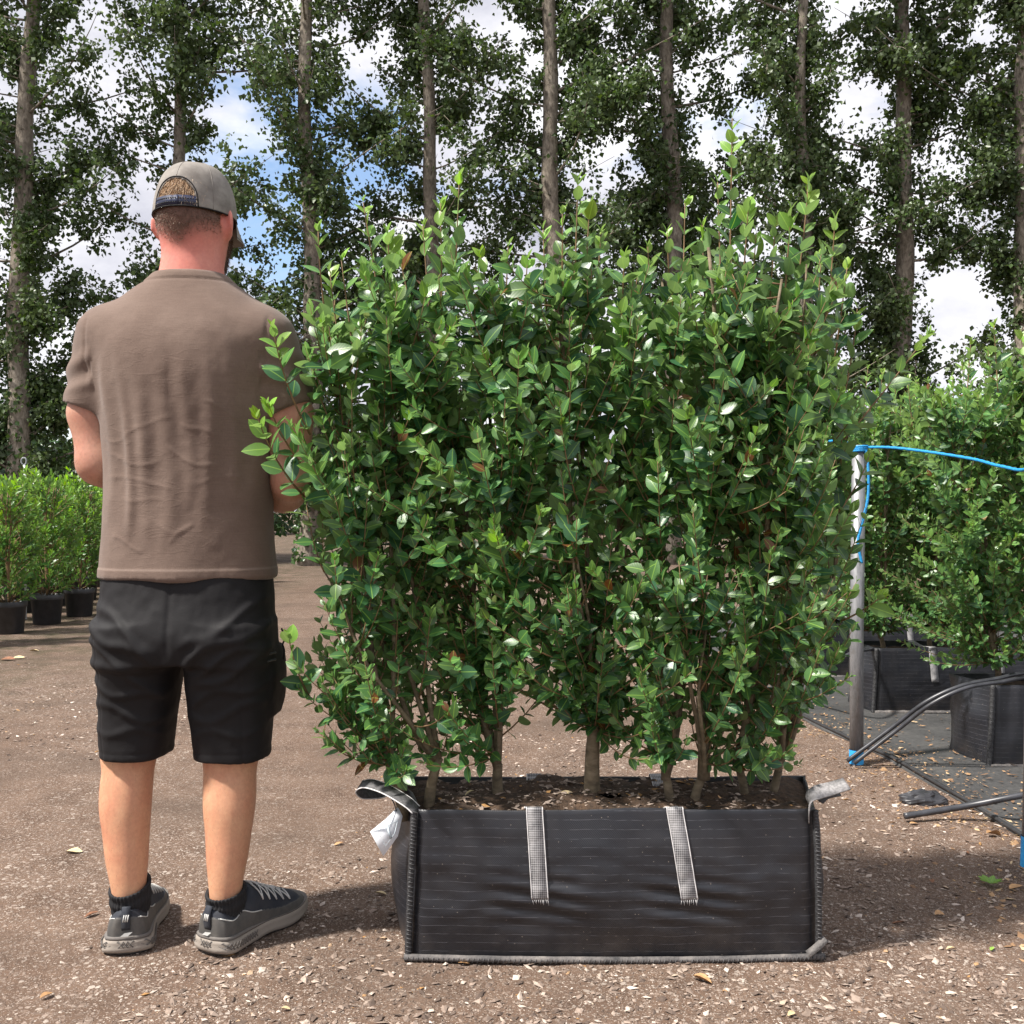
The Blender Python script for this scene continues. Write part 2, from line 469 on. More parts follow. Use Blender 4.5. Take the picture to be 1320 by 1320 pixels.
LEAF_MESH = {}
def leaf_variant(k, tint_q, rnd_q, mat_key):
    key = (k, tint_q, rnd_q, mat_key)
    if key not in LEAF_MESH:
        tv, tf = TPL_HI[k]
        V = tv.copy(); V[:, 2] *= 1.4
        C = np.empty((len(V), 4)); C[:, 0] = tv[:, 0]; C[:, 1] = tv[:, 1] + .5; C[:, 2] = tint_q / 5.0; C[:, 3] = (rnd_q + .5) / 5.0 * .96
        me = mesh_np('leaf', V, tf, True, C); me.materials.append(M[mat_key])
        LEAF_MESH[key] = me
    return LEAF_MESH[key]

def bezier(a, c, b, n):
    t = np.linspace(0, 1, n)[:, None]
    return (1 - t) ** 2 * a + 2 * t * (1 - t) * c + t ** 2 * b

def grow_leaves(rng, path, spacing, start, size0, size1, out, tint_tip, store, jitter=.35, upright=.0, bias=(0, 0, 0)):
    """opposite pairs of leaves along a twig, turned a quarter at every node"""
    seg = np.linalg.norm(np.diff(path, axis=0), axis=1); cum = np.concatenate([[0], np.cumsum(seg)]); Ltot = cum[-1]
    s = start * Ltot; ang = rng.random() * 3.14
    while s < Ltot - .002:
        q = s / Ltot
        p = np.array([np.interp(s, cum, path[:, k]) for k in range(3)])
        i = min(np.searchsorted(cum, s), len(path) - 1); i = max(i, 1)
        T = nrm(path[i] - path[i - 1])
        A = nrm(np.cross(T, (0.3, .2, .9) if abs(T[2]) < .85 else (1, .2, 0))); B = np.cross(T, A)
        young = max(0.0, (q - .55) / .45)
        sz = (size0 + (size1 - size0) * rng.random()) * (1 - .45 * young ** 2) * (.75 + .25 * min(1, (q - start) / .2 + .4))
        for sg in (1, -1):
            if rng.random() < .07: continue
            r = sg * (A * math.cos(ang) + B * math.sin(ang))
            op = (.55 + .35 * rng.random()) * (1 - .45 * young) * (1 - upright)
            D = nrm(r * op + T * (1 - op * .75) + (rng.random(3) - .5) * jitter)
            N = T * .55 + np.array([0, 0, .30]) + np.array(out) * .95 - r * .2 + (rng.random(3) - .5) * 1.3 + np.array(bias)
            store.append((p, D, N, sz * (.85 + .3 * rng.random()), young * tint_tip + .05 + .1 * rng.random()))
        ang += 1.57 + (rng.random() - .5) * .6
        s += spacing * (.8 + .5 * rng.random()) * (1 - .35 * young)
    # the tip: two small upright leaves
    T = nrm(path[-1] - path[-2])
    for sg in (1, -1):
        A = nrm(np.cross(T, (.2, .9, .1)))
        D = nrm(T + sg * A * .35 + (rng.random(3) - .5) * .2)
        store.append((path[-1], D, sg * A * -.6 + T * .3 + np.array([0, 0, .2]), size0 * .55 * (.8 + .5 * rng.random()), min(1.0, tint_tip * 1.15 + .1)))

def screen_visible(P, A, other=None, cell=7.0):
    d = P[:, 1]; px = (660 + P[:, 0] / d * F_PX); py = (660 - (P[:, 2] - 1) / d * F_PX)
    inside = (px > 2) & (px < 1318) & (py > 2) & (py < 1318)
    cx, cy = (px // cell).astype(int), (py // cell).astype(int)
    key = cx * 4096 + cy
    order = np.argsort(d); first = {}
    vis = np.zeros(len(P), bool)
    for i in order:
        k = key[i]
        if k not in first: first[k] = d[i]
        vis[i] = d[i] < first[k] + .035
    return vis & inside

def finish_shrub(root, store, twigs, mat, rng, n_parts, ratio=(.48, .68), tpl='hi', min_px=9.0, twig_mat='twig', base=(0, 0, 0)):
    P = np.array([s[0] for s in store]); D = np.array([s[1] for s in store]); N = np.array([s[2] for s in store])
    L = np.array([s[3] for s in store]); tint = np.clip(np.array([s[4] for s in store]), 0, 1)
    D = nrm(D); N = nrm(N - (N * D).sum(1, keepdims=True) * D); S = np.cross(N, D)
    n = len(P); W = L * (ratio[0] + (ratio[1] - ratio[0]) * rng.random(n)); rnd = rng.random(n)
    tpls = TPL_HI if tpl == 'hi' else TPL_LO
    idx = rng.integers(0, len(tpls), n)
    base = np.array(base)
    part = np.zeros(n, bool)
    if n_parts:
        C = P + D * L[:, None] * .5
        vd = nrm(C - np.array([0, 0, 1.0])); facing = np.abs((N * vd).sum(1))
        area = L * W * facing / C[:, 1] ** 2 * F_PX ** 2
        vis = screen_visible(C, area)
        big = L / C[:, 1] * F_PX > min_px
        score = area * vis * big
        o = np.argsort(-score)[:n_parts]
        part[o[score[o] > 0]] = True
    if (~part).any():
        V, F, C = leaves_arrays(P[~part], D[~part], S[~part], N[~part], L[~part], W[~part], tint[~part], rnd[~part], tpls, idx[~part])
        tag(obj('foliage', mesh_np('foliage', V - base, F, True, C), M[mat], root), kind='stuff')
    for i in np.where(part)[0]:
        me = leaf_variant(int(rng.integers(0, len(TPL_HI))), int(round(tint[i] * 5)), int(rnd[i] * 5), mat)
        o = bpy.data.objects.new('leaf', me); COL.objects.link(o); o.parent = root
        d_, s_, n_, p_ = D[i] * L[i], S[i] * W[i], N[i] * W[i], P[i] - base
        o.matrix_basis = Matrix(((d_[0], s_[0], n_[0], p_[0]), (d_[1], s_[1], n_[1], p_[1]), (d_[2], s_[2], n_[2], p_[2]), (0, 0, 0, 1)))
    if twigs:
        mb = MB()
        for path, r0, r1, sd in twigs: mb.add(*tube(path, np.linspace(r0, r1, len(path)), sd, cap=True))
        mb.build('twigs', M[twig_mat], root, off=base)
    return int(part.sum())

def stem_path(rng, a, b, wob=.02, n=14, ex=1.35):
    a, b = np.array(a, float), np.array(b, float)
    t = np.linspace(0, 1, n)[:, None]
    P = a + (b - a) * t
    # stems leave the soil steeply and spread higher up
    P[:, :2] = a[:2] + (b - a)[:2] * (t ** ex)
    ph = rng.random(4) * 6.28
    P[:, 0] += wob * (np.sin(t[:, 0] * 7 + ph[0]) - np.sin(ph[0])) * t[:, 0]; P[:, 1] += wob * (np.sin(t[:, 0] * 6 + ph[1]) - np.sin(ph[1])) * t[:, 0]
    return P

def hedge_shrub(root, rng, base, stems, targets, leaders, mat, n_parts, size=(.030, .052), spacing=.024, tpl='hi', stem_r=.011, tip=.55, min_px=9.0, yc=None, top_z=1.6, n_feet=1, fork=.06, foot_r=.012):
    store, twigs = [], []
    base = np.array(base, float)
    yc = base[1] if yc is None else yc
    paths = []
    mb = MB()
    feet = []
    for q in range(n_feet):
        a = base + np.array([(q - (n_feet - 1) / 2) * .05 + (rng.random() - .5) * .01, (rng.random() - .5) * .02, -.04])
        e = a + np.array([(q - (n_feet - 1) / 2) * .05 + (rng.random() - .5) * .03, (rng.random() - .5) * .02, fork + .04])
        c = (a + e) / 2 + (rng.random(3) - .5) * (.03, .02, 0)
        mb.add(*tube(bezier(a, c, e, 8), np.linspace(foot_r * 1.25, foot_r * .85, 8) * (1 + .08 * rng.random(8)), 9)); feet.append(e)
    for i, (b, r) in enumerate(stems):
        p = stem_path(rng, feet[i % n_feet] - np.array([0, 0, .012]), b, ex=.55 + .5 * rng.random()); paths.append((p, r))
    for p, r in paths: mb.add(*tube(p, np.linspace(r, r * .3, len(p)) * (1 + .25 * np.exp(-np.linspace(0, 12, len(p)))), 9))
    mb.build('stem', M['stem'], root, off=base)
    for T in targets:
        T = np.array(T)
        best = None
        za = max(base[2] + .09, T[2] - (.06 + .20 * rng.random()))
        for p, r in paths:
            if za > p[-1, 2]: q = p[-1]
            else: q = np.array([np.interp(za, p[:, 2], p[:, k]) for k in range(3)])
            dd = np.linalg.norm((q - T) * (1, .7, 1)) + rng.random() * .06
            if best is None or dd < best[0]: best = (dd, q)
        q = best[1]
        c = q * .45 + T * .55 + np.array([0, 0, -.035 - .02 * rng.random()])
        path = bezier(q, c, T, 6)
        L = np.linalg.norm(T - q)
        twigs.append((path, .0022, .0008, 4))
        out = nrm(np.array([(T[0] - base[0]) * .6, (T[1] - yc), 0.02]))
        hi = np.clip((T[2] - .55) / 1.0, 0, 1)
        grow_leaves(rng, path, spacing, max(.12, 1 - .26 / max(L, .05)), size[0] * (.85 + .25 * hi), size[1] * (.75 + .35 * hi), out, tip * (.35 + .65 * rng.random()) * (.45 + .55 * hi), store)
    for (a, b, bend) in leaders:
        a, b = np.array(a, float), np.array(b, float)
        c = (a + b) / 2 + np.array(bend)
        path = bezier(a, c, b, 9)
        twigs.append((path, .0028, .0011, 5))
        grow_leaves(rng, path, .034, .05, .040, .062, (0, -.5, .1), .9, store, jitter=.35, upright=.15)
    return finish_shrub(root, store, twigs, mat, rng, n_parts, tpl=tpl, min_px=min_px, base=base)

# ------------------------------------------------------------------ poplars, the wood behind
def random_dirs(rng, n, down=0.0):
    v = rng.normal(size=(n, 3)); v[:, 2] -= down; return nrm(v)
def leaf_cloud(rng, C, L, tint, down=.5):
    n = len(C); D = random_dirs(rng, n, down); N = random_dirs(rng, n, -.7)
    N = nrm(N - (N * D).sum(1, keepdims=True) * D); S = np.cross(N, D)
    Lr = L * (.65 + .7 * rng.random(n))
    return leaves_arrays(C, D, S, N, Lr, Lr * (.8 + .25 * rng.random(n)), tint, rng.random(n) * .98, [KITE], np.zeros(n, int))

TREE_D = 19.0
def poplar(k, x, y, dia, lean, label, lush, ivy_top, bare=()):
    rng = np.random.default_rng(100 + k); lush *= 1.3
    root = thing('poplar_tree', label, 'tree', (x, y, 0), 'poplars in the windbreak row')
    H = 15.0
    t = np.linspace(0, 1, 46)
    ph = rng.random(4) * 6.28
    P = np.stack([lean * t * H + .06 * np.sin(t * 9 + ph[0]) - .06 * np.sin(ph[0]) + .03 * np.sin(t * 23 + ph[1]), .05 * np.sin(t * 8 + ph[2]), t * H - .1], -1)
    rad = dia / 2 * (1 - .62 * t) * (1 + .35 * np.exp(-t * 40)) * (1 + .045 * np.sin(t * 60 + ph[3]))
    mb = MB(); V, F = tube(P, rad, 16)
    V = V + (fbm(V[:, 0] * 4, V[:, 1] * 4, V[:, 2] * 1.6 + k, 3) * .014)[:, None] * nrm(V - np.stack([np.interp(V[:, 2], P[:, 2], P[:, 0]), np.interp(V[:, 2], P[:, 2], P[:, 1]), V[:, 2]], -1))
    mb.add(V, F)
    C = []
    nb = int(50 * lush)
    for b in range(nb):
        z = 1.3 + (13.2 * (b + rng.random()) / nb)
        a = rng.random() * 6.283
        ln = (0.6 + 2.3 * rng.random()) * (1.0 if z > 3 else .85)
        up = .25 + .75 * rng.random()
        q = np.array([np.interp(z, P[:, 2], P[:, 0]), np.interp(z, P[:, 2], P[:, 1]), z])
        e = q + np.array([math.cos(a) * 1.25, math.sin(a) * .7, up * .8]) * ln / math.hypot(1, up) * 1.15
        c = (q + e) / 2 + np.array([0, 0, -.10 * ln]) + (rng.random(3) - .5) * .7
        path = bezier(q, c, e, 8)
        mb.add(*tube(path, np.linspace(.030 * (.5 + .6 * rng.random()), .004, 8), 5))
        # side twigs with clusters of leaves, some gaps left
        for s in range(int(rng.integers(8, 13))):
            tt = .22 + .78 * rng.random(); p0 = path[int(tt * 7)]
            dv = nrm(rng.normal(size=3) + (0, 0, -.15)) * (.15 + .35 * rng.random())
            pth = np.linspace(p0, p0 + dv, 3); pth[1, 2] += .03
            mb.add(*tube(pth, [.007, .005, .003], 3))
            m = int(rng.integers(34, 70) * lush)
            f = rng.random((m, 1)) ** .7
            C.append(p0 + dv * f * 1.25 + rng.normal(size=(m, 3)) * (.07 + .09 * rng.random()))
    # dangling sprays and tufts sprouting from the trunk
    for s in range(int(64 * lush)):
        z = .9 + 12.5 * rng.random(); a = rng.random() * 6.28
        q = np.array([np.interp(z, P[:, 2], P[:, 0]), np.interp(z, P[:, 2], P[:, 1]), z])
        dv = np.array([math.cos(a), math.sin(a), -.2 + .7 * rng.random()]) * (.25 + .5 * rng.random())
        m = int(rng.integers(14, 34)); f = rng.random((m, 1))
        mb.add(*tube(np.linspace(q, q + dv, 3), [.008, .006, .003], 3))
        C.append(q + dv * f + rng.normal(size=(m, 3)) * .08)
    C = np.concatenate(C)
    dx_ = np.abs(C[:, 0] - np.interp(C[:, 2], P[:, 2], P[:, 0])); rt_ = np.interp(C[:, 2], P[:, 2], rad)
    clear = (dx_ < rt_ * 1.15 + .03) & (C[:, 1] < 0) & (fbm(C[:, 2] * .55 + k * 5, 0 * dx_, 1.3, 2) > -.25) & (rng.random(len(C)) < .92)
    C = C[~clear]
    mb.build('trunk', M['bark'], root)
    tint = np.clip(.25 + .5 * rng.random(len(C)) + .15 * fbm(C[:, 0], C[:, 1], C[:, 2], 2), 0, 1)
    V, F, D = leaf_cloud(rng, C, .088, tint, .8)
    tag(obj('crown', mesh_np('crown', V, F, True, D), M['poplar'], root), kind='stuff')
    # ivy wrapped round the trunk
    m = int(900 * ivy_top / 4)
    z = .1 + (ivy_top) * rng.random(m) ** 1.1
    a = rng.random(m) * 6.283
    keep = fbm(np.cos(a) * 1.1 + k * 3, np.sin(a) * 1.1, z * .9, 2) + .75 * (1 - z / ivy_top) > .12
    z, a = z[keep], a[keep]
    rr = np.interp(z, P[:, 2], rad) + .01 + .10 * rng.random(len(z)) ** 2
    C = np.stack([np.interp(z, P[:, 2], P[:, 0]) + np.cos(a) * rr, np.interp(z, P[:, 2], P[:, 1]) + np.sin(a) * rr, z], -1)
    if len(C):
        V, F, D = leaf_cloud(rng, C, .09, rng.random(len(C)), .6)
        tag(obj('ivy', mesh_np('ivy', V, F, True, D), M['ivy'], root), kind='stuff')

trees = [ # pixel x at the photo's top, at mid height, trunk width px, lush, ivy height
    (-310, -310, 27, 1.0, 4, 'poplar trunk well beyond the rows of potted shrubs'),
    (-135, -135, 27, 1.0, 4, 'poplar standing past the potted shrubs, ivy at its foot'),
    (52, 28, 33, .95, 5.0, 'thick forked poplar leaning over the potted laurel shrubs'),
    (225, 228, 24, .80, 1.6, 'poplar with bare pale trunk rising right behind the capped man'),
    (396, 402, 28, .85, 6.4, 'poplar wrapped in ivy between the man and the hedge'),
    (546, 552, 26, .85, 3.4, 'slim poplar behind the leafy end of the hedge by the man'),
    (708, 722, 31, .92, 1.4, 'smooth pale poplar with kinked trunk behind the middle of the hedge'),
    (862, 868, 31, 1.0, 8.5, 'poplar thickly clad in dark ivy behind the tallest hedge shoot'),
    (1028, 1030, 22, .95, 7.5, 'thin shaded poplar behind the hedge end beside the metal post'),
    (1168, 1172, 32, 1.0, 4.8, 'stout pale poplar behind the bagged hedging rows'),
    (1316, 1308, 33, 1.0, 4.4, 'broad poplar past the far hedge bags, ivy on its foot'),
    (1480, 1480, 30, 1.2, 4, 'poplar beyond the hedge bags outside the post and rope'),
    (1650, 1650, 30, 1.2, 4, 'last poplar of the row past the hedging'),
]
for k, (x0, x1, w, lush, ivy, lab) in enumerate(trees):
    m = TREE_D / F_PX
    xa, xb = (x1 - 660) * m, (x0 - 660) * m      # at eye height, at the top of the frame
    lean = (xb - xa) / (660 * m)
    yy = TREE_D + (.35 if k % 2 else -.3) * .8
    poplar(k, xa - lean * 1.0, yy, w * m * .95, lean, lab, lush, ivy)

# far wood: a hedge bank and thicket that closes the view between the trunks
rng = np.random.default_rng(77)
n = 30000
x = (rng.random(n) * 2 - 1) * 44; y = 42 + rng.random(n) * 5
top = 3.6 + 1.6 * fbm(x * .25, 0 * x, 2.0, 3) + .8 * np.clip(-(x) / 20, -.5, 1)
z = top * rng.random(n) ** .8
V, F, D = leaf_cloud(rng, np.stack([x, y + .4 * z, z], -1), .34, .2 + .5 * rng.random(n), .4)
tag(obj('far_thicket', mesh_np('far_thicket', V, F, True, D), M['ivy']), 'far dark green thicket along the field edge behind the poplars', kind='stuff')
# young growth between the trunks, low down
n = 26000
x = (rng.random(n) * 2 - 1) * 17; y = TREE_D + 1.2 + rng.random(n) * 1.2
clump = fbm(x * .55 + 3, 0 * x, 5.0, 3)
top = 2.3 + 1.0 * clump + np.where(x < -6.5, .9, 0) + np.where(x > 5, .8, 0)
z = .55 + np.maximum(top - .55, 0) * rng.random(n)
kk = (clump + .5 * rng.random(n) > -.15) & ((x < -4.6) | (x > -3.2))
V, F, D = leaf_cloud(rng, np.stack([x, y, z], -1)[kk], .11, .2 + .6 * rng.random(kk.sum()), .4)
tag(obj('undergrowth', mesh_np('undergrowth', V, F, True, D), M['ivy']), 'tangled ivy and suckers filling the gaps between poplar trunks', kind='stuff')

# ------------------------------------------------------------------ potted shrubs on the left
M['pot'] = simple('black_plastic_pot', (.028, .028, .03), .5, .3, 25, .15, 60)
def lathe(profile, n=40, c=(0, 0, 0)):
    pr = np.asarray(profile, float); a = np.linspace(0, 2 * np.pi, n, endpoint=False)
    V = np.stack([pr[:, None, 0] * np.cos(a), pr[:, None, 0] * np.sin(a), np.repeat(pr[:, 1:2], n, 1)], -1).reshape(-1, 3) + np.array(c)
    i = np.arange(len(pr) - 1)[:, None] * n; j = np.arange(n)[None]; k = (j + 1) % n
    return V, np.stack([i + j, i + k, i + n + k, i + n + j], -1).reshape(-1, 4)
pot_me = mesh_np('pot', *lathe([(.001, .004), (.108, .0), (.114, .006), (.132, .215), (.139, .218), (.141, .226), (.143, .262), (.139, .266), (.133, .262), (.128, .225), (.06, .222), (.001, .222)]))
pot_me.materials.append(M['pot'])
soil_me = mesh_np('soil', *lathe([(.001, .242), (.06, .241), (.129, .237)])); soil_me.materials.append(M['soil'])
def potted_variant(seed):
    rng = np.random.default_rng(seed); store = []; mb = MB()
    for s in range(95):
        a = rng.random() * 6.283; zz = .34 + .98 * rng.random() ** .85
        rr = (.30 - .10 * abs(zz - .75)) * (.35 + .65 * rng.random() ** .5)
        T = np.array([math.cos(a) * rr, math.sin(a) * rr, zz + .04 * rng.random()])
        q = np.array([T[0] * .2, T[1] * .2, max(.26, T[2] - .12 - .18 * rng.random())])
        path = bezier(q, q * .4 + T * .6 - (0, 0, .03), T, 5)
        mb.add(*tube(path, np.linspace(.004, .0015, 5), 3))
        hi = np.clip((zz - .55) / .7, 0, 1)
        grow_leaves(rng, path, .030, .25, .055, .085, nrm((T[0], T[1], .2)), .35 + .65 * hi * rng.random() ** .5, store, jitter=.4, upright=.15)
        if hi > .6:
            for q_ in range(2): store.append((T, nrm(rng.normal(size=3) * .5 + (0, 0, 1)), rng.normal(size=3), .07, .95))
    for s in range(5):
        a = rng.random() * 6.28; mb.add(*tube(stem_path(rng, (0, 0, .22), (math.cos(a) * .12, math.sin(a) * .12, 1.2), .02), np.linspace(.008, .003, 14), 5))
    return store, mb
variants = []
for v in range(3):
    store, mb = potted_variant(40 + v)
    P = np.array([s[0] for s in store]); D = nrm([s[1] for s in store]); N = np.array([s[2] for s in store]); N = nrm(N - (N * D).sum(1, keepdims=True) * D)
    L = np.array([s[3] for s in store]); tint = np.clip([s[4] for s in store], 0, 1)
    rng = np.random.default_rng(v); n = len(P)
    V, F, C = leaves_arrays(P, D, np.cross(N, D), N, L, L * (.30 + .08 * rng.random(n)), tint, rng.random(n) * .98, TPL_LO, rng.integers(0, len(TPL_LO), n))
    fme = mesh_np('foliage', V, F, True, C); fme.materials.append(M['laurel'])
    Vt = np.concatenate(mb.V); sme = mesh_np('stem', Vt, np.concatenate(mb.Q)); sme.materials.append(M['twig'])
    variants.append((fme, sme))
pots = []
rr_ = random.Random(8)
for row, X in enumerate((-4.13, -4.85, -5.55)):
    for i in range(9):
        Y = 8.25 + .72 * i + (0, .3, .1)[row]
        if row and Y < 8.0: continue
        pots.append((row, i, X + rr_.uniform(-.04, .04), Y + rr_.uniform(-.04, .04)))
pots.append((0, -1, -4.10, 7.5))
for row, i, X, Y in pots:
    lab = {(0, 0): 'potted laurel shrub in black pot with dusty base at the row end', (0, 1): 'potted laurel shrub, its black pot next to the dusty one',
           (0, 2): 'potted laurel shrub in wide black pot, close by the man'}.get((row, i), ('potted laurel shrub farther along the path row of black pots' if row == 0 else 'potted laurel shrub in the rows away from the path'))
    r = thing('potted_shrub', lab, 'potted shrub', (X, Y, 0), 'laurel shrubs in black pots', rotz=rr_.uniform(0, 6.28))
    s = rr_.uniform(.94, 1.05)
    obj('pot', pot_me, None, r); obj('soil', soil_me, None, r)
    f, st = variants[rr_.randrange(3)]
    for nm, me in (('foliage', f), ('stem', st)):
        o = obj(nm, me, None, r); o.scale = (1, 1, s)
        if nm == 'foliage': o['kind'] = 'stuff'
M['white_plastic'] = simple('white_plastic', (.72, .74, .76), .4, .08)
stake = thing('plant_stake', 'white plant marker stake with ring top above the potted shrubs', 'stake', at(33, 640, 9.4) * 1)
stake.location.z = 0.0
mb = MB(); mb.add(*tube([(0, 0, -.02), (0.0, 0, 1.25), (-.012, 0, 1.44)], [.011, .011, .011], 8)); mb.build('rod', M['white_plastic'], stake)
mb = MB(); a = np.linspace(0, 6.283, 18); mb.add(*tube(np.stack([-.016 + .024 * np.cos(a), 0 * a, 1.475 + .034 * np.sin(a)], -1), .007, 6, cap=False)); mb.build('ring', simple('grey_plastic', (.25, .26, .28), .5), stake)

# ------------------------------------------------------------------ bags
def woven_material():
    t = NT('woven_black_polypropylene')
    P = t.tc.outputs['Object']; x, y, z = t.sep(P)
    horiz = t.math('ADD', x, y)
    # fine weave, and a paler thread every two centimetres
    weave = t.math('MULTIPLY', t.math('SINE', t.math('MULTIPLY', horiz, 1500)), t.math('SINE', t.math('MULTIPLY', z, 1500)))
    wob = t.math('MULTIPLY', t.noise(9, 2), .012)
    fr = t.math('FRACT', t.math('MULTIPLY', t.math('ADD', z, wob), 1 / .0195))
    line = t.node('MapRange'); t.link(t.math('ABSOLUTE', t.math('SUBTRACT', fr, .5)), line.inputs[0]); line.inputs[1].default_value = .055; line.inputs[2].default_value = .0; line.inputs[3].default_value = 0; line.inputs[4].default_value = 1
    dash = t.ramp(t.noise(1, 2, .5, t.mapping((60, 60, 6))), [(.38, .1), (.6, 1)])
    ln = t.math('MULTIPLY', line.outputs[0], dash)
    dust = t.ramp(t.noise(7, 6, .7), [(.45, 0.0), (.8, .6)])
    low = t.node('MapRange'); t.link(z, low.inputs[0]); low.inputs[1].default_value = .10; low.inputs[2].default_value = .0
    col = t.mix(t.math('MULTIPLY', ln, .36), (.011, .012, .016), (.17, .17, .19))
    col = t.mix(t.math('MULTIPLY', dust, t.math('MULTIPLY_ADD', low.outputs[0], .45, .10)), col, (.16, .125, .10))
    sp = t.node('TexVoronoi', Scale=55.0); t.link(P, sp.inputs[0])
    spk = t.math('LESS_THAN', sp.outputs['Distance'], .055)
    col = t.mix(t.math('MULTIPLY', spk, .6), col, (.34, .29, .24))
    t.color(col)
    t.link(t.ramp(t.noise(14, 4), [(.3, .30), (.7, .46)]), t.b.inputs['Roughness'])
    t.b.inputs['Specular IOR Level'].default_value = .6
    t.bump(t.math('ADD', weave, t.math('MULTIPLY', ln, 1.2)), .22, .0012)
    return t.m
M['woven'] = woven_material()
M['seam'] = simple('stitched_seam', (.03, .03, .032), .5, .5, 150, .8, 260, bdist=.004)
def dusty_seam():
    t = NT('dusty_seam'); n = t.noise(22, 5, .7)
    t.color(t.ramp(n, [(.3, (.03, .03, .032)), (.55, (.12, .11, .105)), (.8, (.24, .215, .195))])); t.set(Roughness=.8); t.bump(t.noise(160, 3), .6, .004); return t.m
M['dusty_seam'] = dusty_seam()
def strap_material():
    t = NT('woven_strap')
    x, y, z = t.sep(t.tc.outputs['Object'])
    ch = t.node('TexChecker', Scale=330.0); ch.inputs['Color1'].default_value = (.40, .39, .40, 1); ch.inputs['Color2'].default_value = (.03, .03, .035, 1)
    t.link(t.mapping((1, .001, .85), (0, .78, 0)), ch.inputs[0])
    n = t.noise(40, 3)
    t.color(t.mix(.45, ch.outputs[0], t.ramp(n, [(.3, (.05, .05, .05)), (.7, (.42, .41, .41))])))
    t.set(Roughness=.6); t.bump(ch.outputs[1], .4, .001); return t.m
M['strap'] = strap_material()
M['handle'] = simple('grey_webbing', (.075, .073, .075), .65, .5, 120, .6, 420, bdist=.002)
M['webbing_pale'] = simple('pale_webbing', (.24, .23, .23), .7, .35, 160, .6, 420, bdist=.002)
M['edge_thread'] = simple('pale_edge_thread', (.62, .60, .60), .6, .15, 90)

def bag_shell(rng, fl_b, fr_b, fl_t, fr_t, bl, br, depth, H, Hb, straps, nh=40):
    """open woven bag; front at y = 0; returns vertices, faces (outer wall, turned-in rim, inner wall, floor)"""
    segs = []
    def line(n): return np.linspace(0, 1, n, endpoint=False)
    rows = []
    hs = np.concatenate([np.linspace(0, 1, nh)])
    for h in hs:
        L = fl_b + (fl_t - fl_b) * h; Rr = fr_b + (fr_t - fr_b) * h
        bow = math.sin(math.pi * min(1, h * .98 + .02))
        p = []
        for u in line(100):                                   # front, left to right
            X = L + (Rr - L) * u
            edge = min(1, u / .035, (1 - u) / .035)
            y = -.022 * bow * (math.sin(math.pi * u) ** .5) + .012 * (1 - edge) ** 2
            y += .006 * float(vnoise(u * 7, h * 4, 1.7)) * bow + .0025 * float(vnoise(u * 14 + h * 5, h * 9, 6.7)) * bow + .0016 * float(vnoise(u * 26, h * 22, 4.7)) * bow
            for sx_, sh in straps:                            # the stitched strap ends pull puckers into the cloth
                dx, dh = X - sx_, (h - sh)
                pull = math.exp(-(dh / .20) ** 2) * math.exp(-(dx / .10) ** 2)
                y += .006 * pull
                y += .0060 * math.sin(dh * 58 + 2.2 * dx * 10) * math.exp(-(dh / .16) ** 2) * math.exp(-((abs(dx) - .05) / .06) ** 2)
            p.append((X, y))
        for u in line(26):                                    # right end
            X = Rr + (br - Rr) * u + .030 * bow * math.sin(math.pi * u) + .006 * float(vnoise(u * 4, h * 5, 11.2)); p.append((X, depth * u + .012 * (1 - min(1, u / .06)) ** 2))
        for u in line(40): p.append((br + (bl - br) * u, depth + .02 * bow * math.sin(math.pi * u)))
        for u in line(26):
            X = bl + (L - bl) * u - .034 * bow * math.sin(math.pi * u) + .008 * float(vnoise(u * 4, h * 5, 21.2)); p.append((X, depth * (1 - u) + .012 * (1 - min(1, (1 - u) / .06)) ** 2))
        p = np.array(p)
        zt = H + (Hb - H) * np.clip(p[:, 1] / depth, 0, 1)
        rim = .004 * vnoise(p[:, 0] * 7, p[:, 1] * 7, 8.0) * (h > .8) * (h - .8) * 5
        rows.append(np.stack([p[:, 0], p[:, 1], zt * h + rim], -1))
    top = rows[-1]; c = np.array([(fl_t + fr_t) / 2, depth / 2, 0])
    def inset(r, q, dz):
        v = r.copy(); w = c[:2] - v[:, :2]; w[:, 0] = np.sign(w[:, 0]) * np.clip(np.abs(w[:, 0]), 0, 1) * .0
        v[:, 0] += np.sign(c[0] - v[:, 0]) * q * np.clip(np.abs(c[0] - v[:, 0]) / .4, 0, 1); v[:, 1] += np.sign(c[1] - v[:, 1]) * q; v[:, 2] += dz; return v
    rows.append(inset(top, .002, .0025)); rows.append(inset(top, .006, .0)); rows.append(inset(top, .008, -.05))
    n = len(rows[0]); m = len(rows)
    V = np.concatenate(rows)
    i = np.arange(m - 1)[:, None] * n; j = np.arange(n)[None]; k = (j + 1) % n
    F = np.stack([i + j, i + k, i + n + k, i + n + j], -1).reshape(-1, 4)
    return V, F, rows

def soil_fill(rng, rows, z_fn, name='potting_soil'):
    """lumpy fill inside the rim"""
    top = rows[-3]; n = len(top); c = top.mean(0)
    rings = []
    for q in (1.0, .97, .9, .8, .65, .5, .35, .2, .06):
        r = c + (top - c) * q; r[:, 0] = c[0] + (top[:, 0] - c[0]) * (1 - (1 - q) * .55) if q > .9 else r[:, 0]
        z = z_fn(r[:, 0], r[:, 1]) + .010 * fbm(r[:, 0] * 26, r[:, 1] * 26, 3.0, 3) - (.012 if q >= .97 else 0)
        rings.append(np.stack([r[:, 0], r[:, 1], z], -1))
    V = np.concatenate(rings); m = len(rings)
    i = np.arange(m - 1)[:, None] * n; j = np.arange(n)[None]; k = (j + 1) % n
    return V, np.stack([i + j, i + k, i + n + k, i + n + j], -1).reshape(-1, 4)

